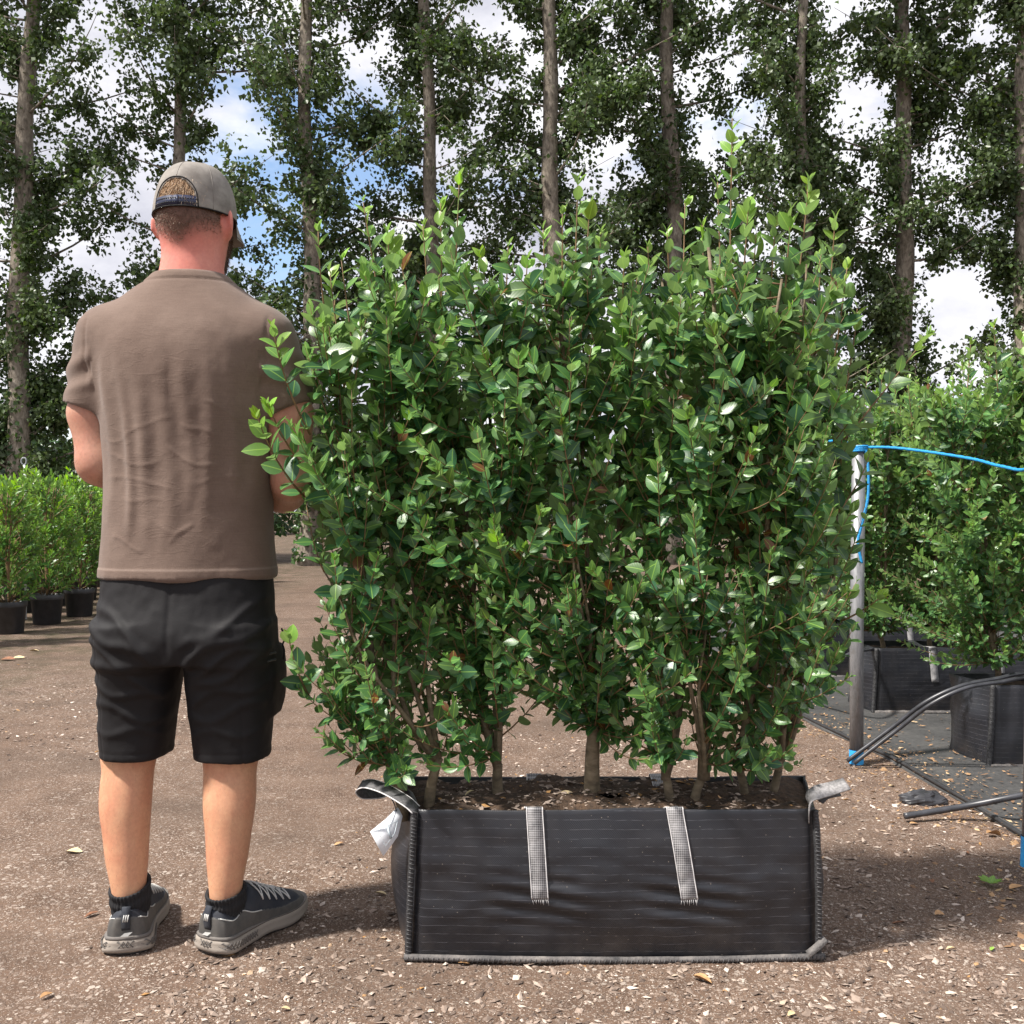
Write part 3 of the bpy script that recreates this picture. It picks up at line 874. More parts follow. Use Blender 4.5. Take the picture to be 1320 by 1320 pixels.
# the main bag
BY = 2.238
rng = np.random.default_rng(4)
bag = thing('planter_bag', 'large black woven planter bag with two straps and white tag beside the man', 'planter bag', (0, BY, 0))
BD, BH, BHB = .30, .336, .330
strap_pos = [(.058, .42), (.394, .42)]
V, F, rows = bag_shell(rng, -.226, .678, -.216, .673, -.283, .742, BD, BH, BHB, strap_pos)
obj('shell', mesh_np('shell', V, F), M['woven'], bag)
front = lambda X, h: float(np.interp(X, rows[int(h * 39)][:100, 0], rows[int(h * 39)][:100, 1]))
def seam(path, r, name='seam', mat='seam', parent=bag, every=.009):
    P = smooth_path(path, 90); L = np.linalg.norm(np.diff(P, axis=0), axis=1).sum()
    s = np.linspace(0, L, 90)
    mb = MB(); mb.add(*tube(P, r * (1 + .10 * fbm(s * 40, 0 * s, .3, 2)), 8))
    s_obj = mb.build(name, M[mat], parent)
    # overlock stitches across the seam
    mb = MB(); k = int(L / every)
    T = nrm(np.gradient(P, axis=0))
    for i in range(k):
        q = (i + .5) / k; p = np.array([np.interp(q, np.linspace(0, 1, 90), P[:, a]) for a in range(3)]); t = T[int(q * 89)]
        A = nrm(np.cross(t, (0, 1, 0))); a = np.linspace(2.2, 5.2, 7)
        ring = p + r * 1.08 * (np.cos(a)[:, None] * A * 1.0 + np.sin(a)[:, None] * np.array([0, 1.0, 0])) + t * np.linspace(-.003, .004, 7)[:, None]
        mb.add(*tube(ring, .0011, 4))
    tag(mb.build('stitching', M['handle'], s_obj), kind='stuff')
    return s_obj
seam([(-.232, .002, .008), (-.228, -.002, .12), (-.223, -.003, .24), (-.218, .0, .335)], .0075)
seam([(.683, .002, .012), (.682, -.002, .12), (.679, -.003, .24), (.675, .0, .336)], .0075)
seam([(-.24, -.004, .010), (.0, -.012, .009), (.25, -.014, .008), (.5, -.012, .010), (.695, -.004, .012)], .0075, mat='dusty_seam', every=.011)
# patch folded over the corner at the bottom
mb = MB(); mb.add(*ribbon(smooth_path([(.655, -.012, .020), (.672, -.014, .034), (.697, -.006, .052)], 8), (0, -.6, -.8), [.016] * 8, .003)); mb.build('corner_patch', M['dusty_seam'], bag)
def strap_path(xb, xt, hb, xback):
    pts = []
    for h in np.linspace(hb, .985, 10):
        X = xb + (xt - xb) * (h - hb) / (1 - hb)
        pts.append((X, front(X, min(h, .99)) - .0035, h * BH))
    pts += [(xt, front(xt, .99) + .002, BH + .006), (xt - .004, .03, BH - .004), (xt + (xback - xt) * .4, BD * .5, BH - .020), (xback, BD * .82, BHB + .0), (xback, BD + .001, BHB + .008), (xback, BD + .026, BHB - .05)]
    return smooth_path(pts, 60)
for xb, xt, xback in ((.062, .050, .055), (.392, .362, .365)):
    P = strap_path(xb, xt, .43, xback)
    mb = MB(); mb.add(*ribbon(P, (1, 0, .02), .036, .0022)); s_ = mb.build('strap', M['strap'], bag)
    mb = MB()
    for sg in (-1, 1): mb.add(*tube(P + np.array([sg * .0178, -.0012, .0006]), .0012, 4))
    mb.build('edge', M['edge_thread'], s_)
    mb = MB()
    for q in range(9): mb.add(*tube([P[0] + np.array([-.017 + q * .0042, 0, .001]), P[0] + np.array([-.017 + q * .0042 + rng.uniform(-.003, .003), -.002, -.007 - .006 * rng.random()])], [.0008, .0005], 3))
    tag(mb.build('frayed_end', M['edge_thread'], s_), kind='stuff')
# handles: a loop at the tag end, an upturned end of webbing at the other
hp = smooth_path([(-.214, .004, .335), (-.236, .01, .352), (-.285, .03, .374), (-.328, .055, .380), (-.350, .07, .370), (-.346, .10, .350), (-.318, .14, .338), (-.285, .19, .336), (-.272, .25, .330)], 48)
mb = MB(); mb.add(*ribbon(hp, (.25, .9, .30), .034, .0025)); h_ = mb.build('handle', M['handle'], bag)
mb = MB(); T = nrm(np.gradient(hp, axis=0)); W = nrm(np.array([.25, .9, .30]) - (T @ np.array([.25, .9, .30]))[:, None] * T)
mb.add(*tube(hp - W * .0168, .0016, 5)); mb.add(*tube(hp + W * .0168, .0016, 5)); mb.build('edge', M['edge_thread'], h_)
hp = smooth_path([(.664, .008, .318), (.660, -.006, .342), (.664, -.004, .362), (.682, .004, .374), (.715, .014, .380), (.752, .018, .390)], 30)
mb = MB(); mb.add(*ribbon(hp, (.25, .85, .55), .036, .003)); h_ = mb.build('handle', M['webbing_pale'], bag)
hp = smooth_path([(.69, .03, .350), (.71, .04, .362), (.742, .05, .366)], 12)
mb = MB(); mb.add(*ribbon(hp, (.1, .8, .6), .03, .003)); mb.build('handle_end', M['handle'], bag)
# white tag hanging from the loop
tp = [at(513, 1040, 2.27), at(519, 1052, 2.262), at(513, 1078, 2.25), at(494, 1104, 2.235), at(477, 1072, 2.235), at(497, 1056, 2.25)]
tp = np.array([tuple(p) for p in tp]) - np.array([0, BY, 0])
c = tp.mean(0); nn_ = nrm(np.cross(tp[3] - tp[0], tp[4] - tp[2]))
Vt = np.concatenate([tp, [c + nn_ * .006], tp + nn_ * .0008, [c + nn_ * .0068]])
Ft = [[i, (i + 1) % 6, 6] for i in range(6)] + [[7 + (i + 1) % 6, 7 + i, 13] for i in range(6)]
Fq = [[i, 7 + i, 7 + (i + 1) % 6, (i + 1) % 6] for i in range(6)]
tg = obj('tag', mesh_np('tag', Vt, [np.array(Ft), np.array(Fq)], True), simple('white_label', (.76, .79, .83), .35, .05), bag)
mb = MB(); Q = c + (tp - c) * .62 + np.array([0, -.004, .0]); mb.add(*tube(np.concatenate([Q[[1, 2, 3, 4]], Q[1:2]]), .0009, 4)); mb.add(*tube([Q[1] * .5 + Q[4] * .5, Q[2] * .6 + Q[3] * .4], .003, 4)); mb.build('print', simple('grey_ink', (.42, .48, .52), .5), tg)
mb = MB(); mb.add(*tube(smooth_path([(-.285, .03, .372), tuple(tp[0] * .4 + np.array([-.27, .02, .36]) * .6 + np.array([0, -.012, 0])), tuple(tp[0] * .8 + c * .2)], 10), .0016, 5)); mb.build('string', M['pot'], tg)

soil_z = lambda X, Y: .329 + 0 * X + .006 * np.sin(X * 9)
V, F = soil_fill(rng, rows, soil_z)
V = V + np.array([0, BY, 0])
tag(obj('potting_soil', mesh_np('potting_soil', V, F), M['soil']), 'dark brown potting soil filling the large planter bag', kind='stuff')
n = 1500
X = rng.uniform(-.20, .65, n); Y = BY + rng.uniform(.015, BD - .015, n); s = .0015 + .007 * rng.random(n) ** 3
tw = rng.random(n)
scatter_chips(np.stack([X, Y, soil_z(X, Y) + .010 * fbm(X * 26, (Y - BY) * 26, 3.0, 3) + s * .3], -1), s, .4, np.where(tw > .93, .99, tw * .8), 'soil_litter', M['stone'], 'bark chips and grit on the soil in the planter bag')

# ------------------------------------------------------------------ the five hedge shrubs
left_px = [(230, 470), (300, 415), (400, 400), (470, 380), (560, 372), (650, 385), (720, 400), (770, 395), (830, 378), (900, 378), (950, 400), (985, 450), (1010, 515)]
right_px = [(230, 1045), (300, 1080), (400, 1085), (470, 1098), (560, 1108), (650, 1105), (720, 1110), (770, 1105), (830, 1085), (900, 1060), (950, 1045), (1010, 1040)]
top_px = [(360, 470), (400, 400), (450, 345), (500, 335), (600, 325), (680, 345), (740, 320), (800, 345), (860, 320), (940, 290), (1000, 315), (1060, 320), (1100, 400), (1130, 460)]
bot_px = [(370, 960), (430, 968), (480, 985), (530, 1000), (570, 960), (600, 900), (650, 890), (700, 900), (730, 930), (790, 965), (820, 990), (880, 960), (930, 960), (980, 1000), (1030, 1015), (1060, 985), (1100, 900)]
plants = [ # base px, canopy centre px, label, stems (tip px x, py, y offset)
    (537, 455, 'leafy green hedge shrub at the bag end with the white tag', [(420, 420), (470, 380), (520, 400), (440, 560)]),
    (643, 600, 'leafy hedge shrub forking low, just before the first strap past the tag', [(570, 360), (620, 340), (660, 400)]),
    (767, 745, 'leafy hedge shrub on one thick trunk between the two bag straps', [(720, 370), (760, 340), (800, 380)]),
    (882, 890, 'leafy hedge shrub with twin trunks beside the second strap, carrying the tallest shoot', [(860, 360), (920, 320), (945, 330)]),
    (975, 1030, 'leafy hedge shrub at the bag end nearest the metal post', [(1000, 360), (1040, 340), (1085, 420), (1090, 560)]),
]
lead = { # tip px, start px, depth of tip, bend
    0: [((500, 300), (505, 430), 2.30, 0), ((425, 350), (440, 470), 2.40, 0), ((410, 296), (425, 440), 2.30, -.01), ((352, 424), (400, 560), 2.16, -.02), ((332, 538), (392, 640), 2.12, -.02), ((468, 260), (495, 420), 2.36, .0), ((345, 520), (390, 600), 2.2, -.01), ((372, 822), (400, 900), 2.25, -.01), ((440, 335), (455, 450), 2.4, 0)],
    1: [((568, 262), (570, 420), 2.30, 0), ((680, 335), (672, 440), 2.34, 0), ((545, 290), (555, 420), 2.40, 0), ((592, 230), (585, 400), 2.36, 0), ((620, 330), (630, 440), 2.30, .01), ((655, 318), (650, 430), 2.42, 0), ((515, 330), (540, 440), 2.42, 0), ((640, 690), (660, 760), 2.14, 0)],
    2: [((725, 275), (725, 400), 2.30, 0), ((760, 265), (752, 400), 2.40, 0), ((700, 296), (705, 410), 2.38, 0), ((745, 232), (740, 390), 2.36, 0), ((775, 300), (765, 420), 2.44, 0), ((805, 330), (800, 430), 2.3, 0)],
    3: [((925, 235), (930, 380), 2.42, 0), ((860, 300), (865, 410), 2.30, 0), ((975, 300), (965, 420), 2.40, 0), ((835, 318), (840, 430), 2.36, 0), ((883, 262), (880, 400), 2.38, 0), ((944, 152), (940, 400), 2.36, 0), ((905, 290), (910, 420), 2.44, 0), ((965, 265), (955, 400), 2.3, 0)],
    4: [((1020, 270), (1010, 400), 2.30, 0), ((1060, 320), (1050, 440), 2.42, 0), ((1092, 345), (1075, 470), 2.30, 0), ((1000, 282), (990, 420), 2.4, 0), ((1042, 232), (1020, 410), 2.36, .01), ((1076, 282), (1060, 430), 2.34, .01), ((1105, 398), (1085, 520), 2.4, .01), ((1195, 432), (1085, 570), 2.42, .0), ((1135, 770), (1085, 800), 2.25, .0), ((1120, 590), (1080, 660), 2.4, .01)],
}
Y0 = 2.385
def hedge_targets(rng, k, n):
    cx = plants[k][1]; out = []
    lx, rx, tx, bx = [np.array(a, float) for a in (left_px, right_px, top_px, bot_px)]
    while len(out) < n:
        px = cx + np.clip(rng.normal() * 78, -135, 135); py = rng.uniform(290, 1010)
        if rng.random() < .12: py = rng.uniform(290, 600)
        if not (np.interp(py, lx[:, 0], lx[:, 1]) + 12 < px < np.interp(py, rx[:, 0], rx[:, 1]) - 12): continue
        if py < np.interp(px, tx[:, 0], tx[:, 1]) + 10 or py > np.interp(px, bx[:, 0], bx[:, 1]) - 18: continue
        if py > 840 and rng.random() < (py - 840) / 420: continue
        if py < 450 and rng.random() < .62 - (py - 300) / 400: continue
        thick = .26 * min(1, .45 + (py - 260) / 350) * (1 if py < 850 else .7)
        yy = np.clip(rng.normal() * .55, -1, 1) * thick
        p = at(px, py, Y0); out.append((p.x * (Y0 + yy * .3) / Y0, Y0 + yy, p.z))
    return out
tot = 0
for k, (bp, cp, lab, stems) in enumerate(plants):
    rng = np.random.default_rng(500 + k)
    b = at(bp, 1022, 2.385 + (-.05, .03, .0, -.03, .03)[k]); b.z = .326
    root = thing('hedge_shrub', lab, 'shrub', b, 'five shrubs growing in the large planter bag')
    st = []
    for i, (sx_, sy_) in enumerate(stems):
        e = at(sx_, sy_, Y0 + rng.uniform(-.10, .10)); st.append(((e.x, e.y, e.z), (.0095 if i == 0 else .0065) * (1.45 if k == 2 and i == 0 else 1)))
    for _ in range(4):
        e = at(cp + rng.uniform(-75, 75), rng.uniform(560, 780), Y0 + rng.uniform(-.14, .14)); st.append(((e.x, e.y, e.z), .0055 + .002 * rng.random()))
    if k == 3: st[1] = (st[1][0], .0125)
    L = []
    for (t_, s_, dd, bend) in lead[k]:
        L.append((tuple(at(s_[0], s_[1], Y0 * .6 + dd * .4)), tuple(at(t_[0], t_[1], dd)), (bend, 0, -.01)))
    tot += hedge_shrub(root, rng, b, st, hedge_targets(rng, k, 250), L, 'privet', 300, yc=Y0, size=(.028, .060), spacing=.029, tip=.5, n_feet=(2, 1, 1, 2, 2)[k], fork=(.10, .07, .17, .06, .08)[k], foot_r=(.0115, .012, .0165, .0105, .0095)[k])

# ------------------------------------------------------------------ the man
class Field:
    """signed distance on a grid, built up shape by shape; local coordinates in metres"""
    def __init__(s, lo, hi, h):
        s.lo, s.h = np.array(lo, float), h
        s.n = np.ceil((np.array(hi) - s.lo) / h).astype(int) + 1
        s.A = np.full(s.n, .12, np.float32)
    def _sl(s, lo, hi):
        a = np.clip(np.floor((np.array(lo) - s.lo) / s.h).astype(int), 0, s.n); b = np.clip(np.ceil((np.array(hi) - s.lo) / s.h).astype(int) + 1, 0, s.n)
        return tuple(slice(i, j) for i, j in zip(a, b)), [((np.arange(i, j)) * s.h + l) for i, j, l in zip(a, b, s.lo)]
    def op(s, fn, lo, hi, k=.0, mode='add'):
        pad = max(k, .02) + .03
        sl, ax = s._sl(np.array(lo) - pad, np.array(hi) + pad)
        if any(len(a) == 0 for a in ax): return
        X, Y, Z = ax[0][:, None, None], ax[1][None, :, None], ax[2][None, None, :]
        d = np.broadcast_to(fn(X, Y, Z), tuple(len(a) for a in ax)); a = s.A[sl]
        if mode == 'sub': a, d = -a, d
        if k > 0:
            hh = np.maximum(k - np.abs(a - d), 0) / k; r = np.minimum(a, d) - hh * hh * k * .25
        else: r = np.minimum(a, d)
        s.A[sl] = r if mode == 'add' else -r
    def cone(s, a, b, ra, rb, k=.02, mode='add', cut=None, sq=(1, 1, 1)):
        a, b = np.array(a, float), np.array(b, float); ab = b - a; L2 = ab @ ab
        def fn(X, Y, Z):
            t = np.clip(((X - a[0]) * ab[0] + (Y - a[1]) * ab[1] + (Z - a[2]) * ab[2]) / L2, 0, 1)
            d = np.sqrt(((X - a[0] - t * ab[0]) / sq[0]) ** 2 + ((Y - a[1] - t * ab[1]) / sq[1]) ** 2 + ((Z - a[2] - t * ab[2]) / sq[2]) ** 2) - (ra + (rb - ra) * t)
            if cut is not None:
                p, n = cut; d = np.maximum(d, (X - p[0]) * n[0] + (Y - p[1]) * n[1] + (Z - p[2]) * n[2])
            return d
        r = max(ra, rb) * max(sq)
        s.op(fn, np.minimum(a, b) - r, np.maximum(a, b) + r, k, mode)
    def ell(s, c, r, k=.02, mode='add', rotz=0.0):
        c, r = np.array(c, float), np.array(r, float); cs, sn = math.cos(rotz), math.sin(rotz)
        def fn(X, Y, Z):
            x, y, z = X - c[0], Y - c[1], Z - c[2]
            x, y = x * cs + y * sn, -x * sn + y * cs
            k0 = np.sqrt((x / r[0]) ** 2 + (y / r[1]) ** 2 + (z / r[2]) ** 2); k1 = np.sqrt((x / r[0] ** 2) ** 2 + (y / r[1] ** 2) ** 2 + (z / r[2] ** 2) ** 2)
            return k0 * (k0 - 1) / np.maximum(k1, 1e-6)
        m = r.max() if rotz else r
        s.op(fn, c - m, c + m, k, mode)
    def loft(s, tab, k=.02, n=2.4, mode='add', cap=True):
        T = np.array(tab, float); zs = T[:, 0]
        def par(z, j):
            # smooth interpolation of the table
            m = np.gradient(T[:, j], zs); i = np.clip(np.searchsorted(zs, z) - 1, 0, len(zs) - 2); h = zs[i + 1] - zs[i]; t = np.clip((z - zs[i]) / h, 0, 1)
            return (2 * t ** 3 - 3 * t ** 2 + 1) * T[i, j] + (t ** 3 - 2 * t ** 2 + t) * h * m[i] + (-2 * t ** 3 + 3 * t ** 2) * T[i + 1, j] + (t ** 3 - t ** 2) * h * m[i + 1]
        def fn(X, Y, Z):
            z = Z.ravel(); cx, cy, a, b = [par(z, j)[None, None, :] for j in (1, 2, 3, 4)]
            a, b = np.maximum(a, .003), np.maximum(b, .003)
            d = ((np.abs((X - cx) / a) ** n + np.abs((Y - cy) / b) ** n) ** (1 / n) - 1) * np.minimum(a, b)
            return np.maximum(d, np.maximum(zs[0] - Z, Z - zs[-1])) if cap else d
        w = np.array([(T[:, 3]).max() + np.abs(T[:, 1]).max(), (T[:, 4]).max() + np.abs(T[:, 2]).max()])
        s.op(fn, (-w[0], -w[1], zs[0]), (w[0], w[1], zs[-1]), k, mode)
    def mesh(s):
        g = openvdb.FloatGrid(.12); g.copyFromArray(np.ascontiguousarray(s.A, dtype=np.float32))
        p, t, q = g.convertToPolygons(isovalue=0.0, adaptivity=0.0) if len(g.convertToPolygons(isovalue=0.0)) == 3 else (*g.convertToPolygons(isovalue=0.0)[:1], np.zeros((0, 3), int), g.convertToPolygons(isovalue=0.0)[1])
        V = np.asarray(p, float) * s.h + s.lo
        Q = np.asarray(q, int)
        if len(t): raise RuntimeError('triangles')
        # orient outwards (gradient of the field points out)
        n = np.cross(V[Q[:, 1]] - V[Q[:, 0]], V[Q[:, 2]] - V[Q[:, 0]]); c = V[Q].mean(1)
        i0 = np.clip(np.round((c - s.lo) / s.h).astype(int), 1, s.n - 2)
        gr = np.stack([s.A[i0[:, 0] + 1, i0[:, 1], i0[:, 2]] - s.A[i0[:, 0] - 1, i0[:, 1], i0[:, 2]], s.A[i0[:, 0], i0[:, 1] + 1, i0[:, 2]] - s.A[i0[:, 0], i0[:, 1] - 1, i0[:, 2]], s.A[i0[:, 0], i0[:, 1], i0[:, 2] + 1] - s.A[i0[:, 0], i0[:, 1], i0[:, 2] - 1]], -1)
        if (n * gr).sum() < 0: Q = Q[:, ::-1]
        return V, Q
def relax(V, Q, it=4, f=.5):
    for _ in range(it):
        S = np.zeros_like(V); N = np.zeros(len(V))
        for a, b in ((0, 1), (1, 2), (2, 3), (3, 0)):
            np.add.at(S, Q[:, a], V[Q[:, b]]); np.add.at(S, Q[:, b], V[Q[:, a]]); np.add.at(N, Q[:, a], 1); np.add.at(N, Q[:, b], 1)
        V = V + f * (S / np.maximum(N, 1)[:, None] - V)
    return V
def vnormals(V, Q):
    n = np.cross(V[Q[:, 2]] - V[Q[:, 0]], V[Q[:, 3]] - V[Q[:, 1]]); N = np.zeros_like(V)
    for a in range(4): np.add.at(N, Q[:, a], n)
    return nrm(N)
def g1(x, s): return np.exp(-(x / s) ** 2)
def sstep(a, b, x): t = np.clip((x - a) / (b - a), 0, 1); return t * t * (3 - 2 * t)

MX, MY = -.758, 2.354
man = thing('person', 'man in brown t-shirt, black shorts and grey cap, back to us, beside the hedge', 'person', (MX, MY, 0))
HX, HY, HZ, HR = .012, .018, 1.690, R(-9)          # head centre, turned a little to his right
def hloc(p):                                        # head frame to man frame
    p = np.asarray(p, float); c, s_ = math.cos(HR), math.sin(HR)
    return np.stack([HX + p[..., 0] * c - p[..., 1] * s_, HY + p[..., 0] * s_ + p[..., 1] * c, HZ + p[..., 2]], -1)

fb = Field((-.34, -.20, .02), (.34, .36, 1.84), .0048)
# head
fb.ell(hloc((0, -.006, .025)), (.077, .098, .098), .0, rotz=HR)
fb.ell(hloc((0, -.022, -.02)), (.072, .076, .080), .03, rotz=HR)
fb.ell(hloc((0, .045, -.045)), (.060, .055, .078), .03, rotz=HR)           # face and jaw
fb.ell(hloc((0, .072, -.098)), (.034, .030, .026), .03, rotz=HR)           # chin
fb.cone(hloc((0, .098, .0)), hloc((0, .116, -.030)), .009, .014, .012)      # nose
fb.ell(hloc((0, .088, .022)), (.055, .016, .012), .02, rotz=HR)            # brow
fb.ell(hloc((0, .098, -.062)), (.026, .010, .009), .012, rotz=HR)          # lips
for sg in (-1, 1):
    fb.ell(hloc((sg * .032, .100, .003)), (.017, .012, .011), .012, 'sub', rotz=HR)
    fb.ell(hloc((sg * .032, .083, .003)), (.013, .013, .012), .002, rotz=HR)
    fb.ell(hloc((sg * .083, -.004, -.018)), (.011, .022, .034), .010, rotz=HR + sg * .35)       # ears
    fb.ell(hloc((sg * .092, -.014, -.014)), (.006, .019, .030), .006, rotz=HR + sg * .5)
    fb.ell(hloc((sg * .089, .005, -.018)), (.005, .009, .016), .004, 'sub', rotz=HR)
# neck, trunk
fb.loft([(1.46, .004, .0, .105, .085), (1.52, .006, .0, .086, .074), (1.56, .008, .0, .0735, .070), (1.60, .010, .004, .0700, .070), (1.66, .012, .010, .066, .066)], .03, 2.1)
fb.loft([(.735, 0, 0, .14, .09), (.80, 0, 0, .155, .10), (1.0, 0, 0, .165, .108), (1.2, 0, 0, .175, .115), (1.35, 0, 0, .18, .115), (1.44, 0, 0, .165, .09), (1.50, 0, 0, .12, .07)], .04)
# arms
def limb(F, pts, k=.02):
    for (a, ra), (b, rb) in zip(pts[:-1], pts[1:]): F.cone(a, b, ra, rb, k)
limb(fb, [((-.185, 0, 1.40), .060), ((-.2215, -.008, 1.23), .0525), ((-.205, -.018, 1.110), .0435), ((-.165, .075, 1.075), .048), ((-.055, .225, 1.035), .031)])
limb(fb, [((.185, 0, 1.39), .060), ((.236, -.002, 1.23), .054), ((.246, -.012, 1.075), .0455), ((.205, .08, 1.05), .049), ((.085, .235, 1.03), .031)])
fb.ell((-.212, -.03, 1.125), (.024, .022, .03), .03); fb.ell((.25, -.03, 1.09), (.024, .022, .03), .03)
# hands, the left closed over the right in front of the belt
def hand(F, wrist, out, palm_n, curl):
    out, pn = nrm(out), nrm(palm_n); sd = np.cross(pn, out); w = np.array(wrist, float)
    F.cone(w, w + out * .03, .029, .030, .015); 
    for q in (-.022, 0, .022): F.cone(w + out * .03 + sd * q * .8, w + out * .088 + sd * q, .015, .0125, .012)
    for i, (q, l) in enumerate(((-.030, .062), (-.010, .074), (.010, .080), (.030, .072))):
        a = w + out * .086 + sd * q; b = a + nrm(out + pn * curl * .6) * l * .45; c = b + nrm(out * .6 + pn * curl * 1.3) * l * .32; e = c + nrm(out * .1 + pn * curl * 1.5) * l * .26
        limb(F, [(a, .0098), (b, .0092), (c, .0085), (e, .0075)], .004)
    a = w + out * .03 + sd * .026; b = a + nrm(out * .7 + sd * .8 + pn * .3) * .042; c = b + nrm(out + sd * .15 + pn * .5) * .03; e = c + nrm(out + pn * .6) * .025
    limb(F, [(a, .0145), (b, .012), (c, .0105), (e, .009)], .006)
hand(fb, (-.052, .228, 1.034), (.85, .42, -.12), (.3, -.9, -.1), .8)
hand(fb, (.082, .238, 1.020), (-.85, .30, -.25), (-.3, -.9, .1), .5)
# legs and feet
limb(fb, [((-.09, 0, .80), .075), ((-.128, .0, .52), .066), ((-.140, -.004, .44), .060)], .03)
limb(fb, [((.09, 0, .80), .075), ((.105, .0, .52), .068), ((.102, -.004, .44), .062)], .03)
fb.loft([(.05, -.120, -.042, .030, .032), (.10, -.121, -.045, .034, .038), (.15, -.124, -.043, .039, .045), (.20, -.130, -.036, .046, .052), (.26, -.135, -.028, .051, .057), (.32, -.139, -.022, .0570, .061), (.37, -.139, -.014, .0580, .061), (.42, -.136, -.006, .056, .058), (.48, -.132, .0, .056, .058)], .02, 2.05)
fb.loft([(.05, .100, -.042, .030, .032), (.10, .100, -.045, .034, .038), (.15, .100, -.043, .0385, .045), (.20, .101, -.036, .046, .052), (.26, .102, -.028, .052, .057), (.32, .102, -.022, .0590, .062), (.37, .101, -.014, .0600, .062), (.42, .099, -.006, .058, .060), (.48, .100, .0, .057, .058)], .02, 2.05)
FL, FR_ = R(-12), R(28)                               # how far each foot turns out to the right
fdir = lambda a: np.array([math.sin(a), math.cos(a), 0])
for (ax_, ang) in ((-.120, FL), (.100, FR_)):
    A = np.array([ax_, -.045, .075]); B = A + fdir(ang) * .15 + np.array([0, 0, -.030]); fb.cone(A, B, .026, .020, .01)
    fb.cone(A + np.array([0, 0, -.02]) - fdir(ang) * .02, A + np.array([0, 0, -.01]), .022, .024, .01)
V, Q = fb.mesh()
V = relax(V, Q, 5)
# per-vertex colour of skin, hair, beard
c_, s_ = math.cos(HR), math.sin(HR)
hx, hy, hz = (V[:, 0] - HX) * c_ + (V[:, 1] - HY) * s_, -(V[:, 0] - HX) * s_ + (V[:, 1] - HY) * c_, V[:, 2] - HZ
leg = np.array([.54, .275, .165]); arm = np.array([.46, .235, .165]); neck = np.array([.56, .205, .160]); face = np.array([.52, .27, .19])
z = V[:, 2]
col = np.where((z < .7)[:, None], leg, arm)
w_n = sstep(1.42, 1.53, z)[:, None]; col = col * (1 - w_n) + neck * w_n
w_f = (sstep(.0, .05, hy) * (z > 1.55))[:, None]; col = col * (1 - w_f) + face * w_f
ear = ((np.abs(hx) > .076) & (hz > -.06) & (hz < .03))[:, None]; col = np.where(ear, np.array([.60, .215, .17]), col)
spot = fbm(V[:, 0] * 18, V[:, 1] * 18, V[:, 2] * 14, 3)[:, None]
spot2 = fbm(V[:, 0] * 70, V[:, 1] * 70, V[:, 2] * 60, 2)[:, None]
col = col * (1 + .13 * spot * np.array([.5, 1.2, 1.2]) + .07 * spot2 * np.array([.4, 1, 1]))
isear = (np.abs(hx) > .078).astype(float)
hairline = -.060 - .022 * g1(hx, .035) + .012 * np.abs(hx) / .07
hair = sstep(hairline - .02, hairline + .045, hz) * (1 - sstep(.02, .05, hy)) * (1 - isear) * (z > 1.5)
hcol = np.array([.085, .056, .040]); hair_w = (np.clip(hair * 1.1, 0, 1) * .88)[:, None]
col = col * (1 - hair_w) + hcol * hair_w
beard = sstep(.012, .03, hy) * sstep(-.018, -.04, hz) * (1 - sstep(.10, .13, hy) * sstep(-.05, -.03, hz)) * (z > 1.55) * (hz > -.135)
bw = (beard * .92)[:, None]; col = col * (1 - bw) + np.array([.075, .036, .020]) * bw
D = np.concatenate([np.clip(col, 0, 1), np.ones((len(V), 1))], 1)
def skin_material():
    t = NT('skin'); a = t.node('Attribute', attribute_name='skincol')
    n = t.noise(140, 4, .6); c = t.mix(.22, a.outputs['Color'], t.ramp(n, [(.3, .3), (.7, .7)]), 'OVERLAY')
    t.color(c); t.set(Roughness=.52); t.b.inputs['Specular IOR Level'].default_value = .35
    t.b.inputs['Subsurface Weight'].default_value = .12; t.b.inputs['Subsurface Radius'].default_value = (.010, .004, .002); t.b.inputs['Subsurface Scale'].default_value = 1.0
    t.bump(t.noise(420, 3), .12, .001); return t.m
M['skin'] = skin_material()
obj('body', mesh_np('body', V, Q, True, D, 'skincol'), M['skin'], man)
# cropped hair and beard as short strands
rng = np.random.default_rng(9)
Nn = vnormals(V, Q)
def strands(mask, n, l0, l1, lay, colr, name, wid=.00045, stand=1.0, var=.45):
    idx = np.where(mask)[0]; idx = rng.choice(idx, n)
    p = V[idx] + rng.normal(size=(n, 3)) * .0015; nn = Nn[idx]
    d = nrm(nn * stand + np.array(lay) * 1.1 + rng.normal(size=(n, 3)) * .35 * stand); l = l0 + (l1 - l0) * rng.random(n)
    sd = nrm(np.cross(d, rng.normal(size=(n, 3)))) * wid
    W = np.stack([p - sd - nn * .001, p + sd - nn * .001, p + d * l[:, None]], 1).reshape(-1, 3)
    o = obj(name, mesh_np(name, W, np.arange(n * 3).reshape(-1, 3), False), simple(name, colr, .55, var, 90), man); o['kind'] = 'stuff'
hm = (rng.random(len(V)) < hair) & (hz < .06)
strands(hm & (hair > .25), 15000, .002, .004, (0, 0, -.9), (.155, .105, .070), 'hair')
strands((hz > .012) & (hz < .085) & (hy < -.05), 14000, .008, .014, (0, -.05, -1.0), (.46, .31, .185), 'cropped_hair', stand=.45, var=.25)
lm = ((z > .15) & (z < .46)) | ((z > 1.0) & (z < 1.2) & (np.abs(V[:, 0]) > .17))
strands(lm, 5000, .006, .013, (0, 0, -1.2), (.24, .14, .075), 'leg_hair', .00016)
strands(beard > .5, 6000, .004, .010, (0, .2, -.9), (.085, .042, .022), 'beard')

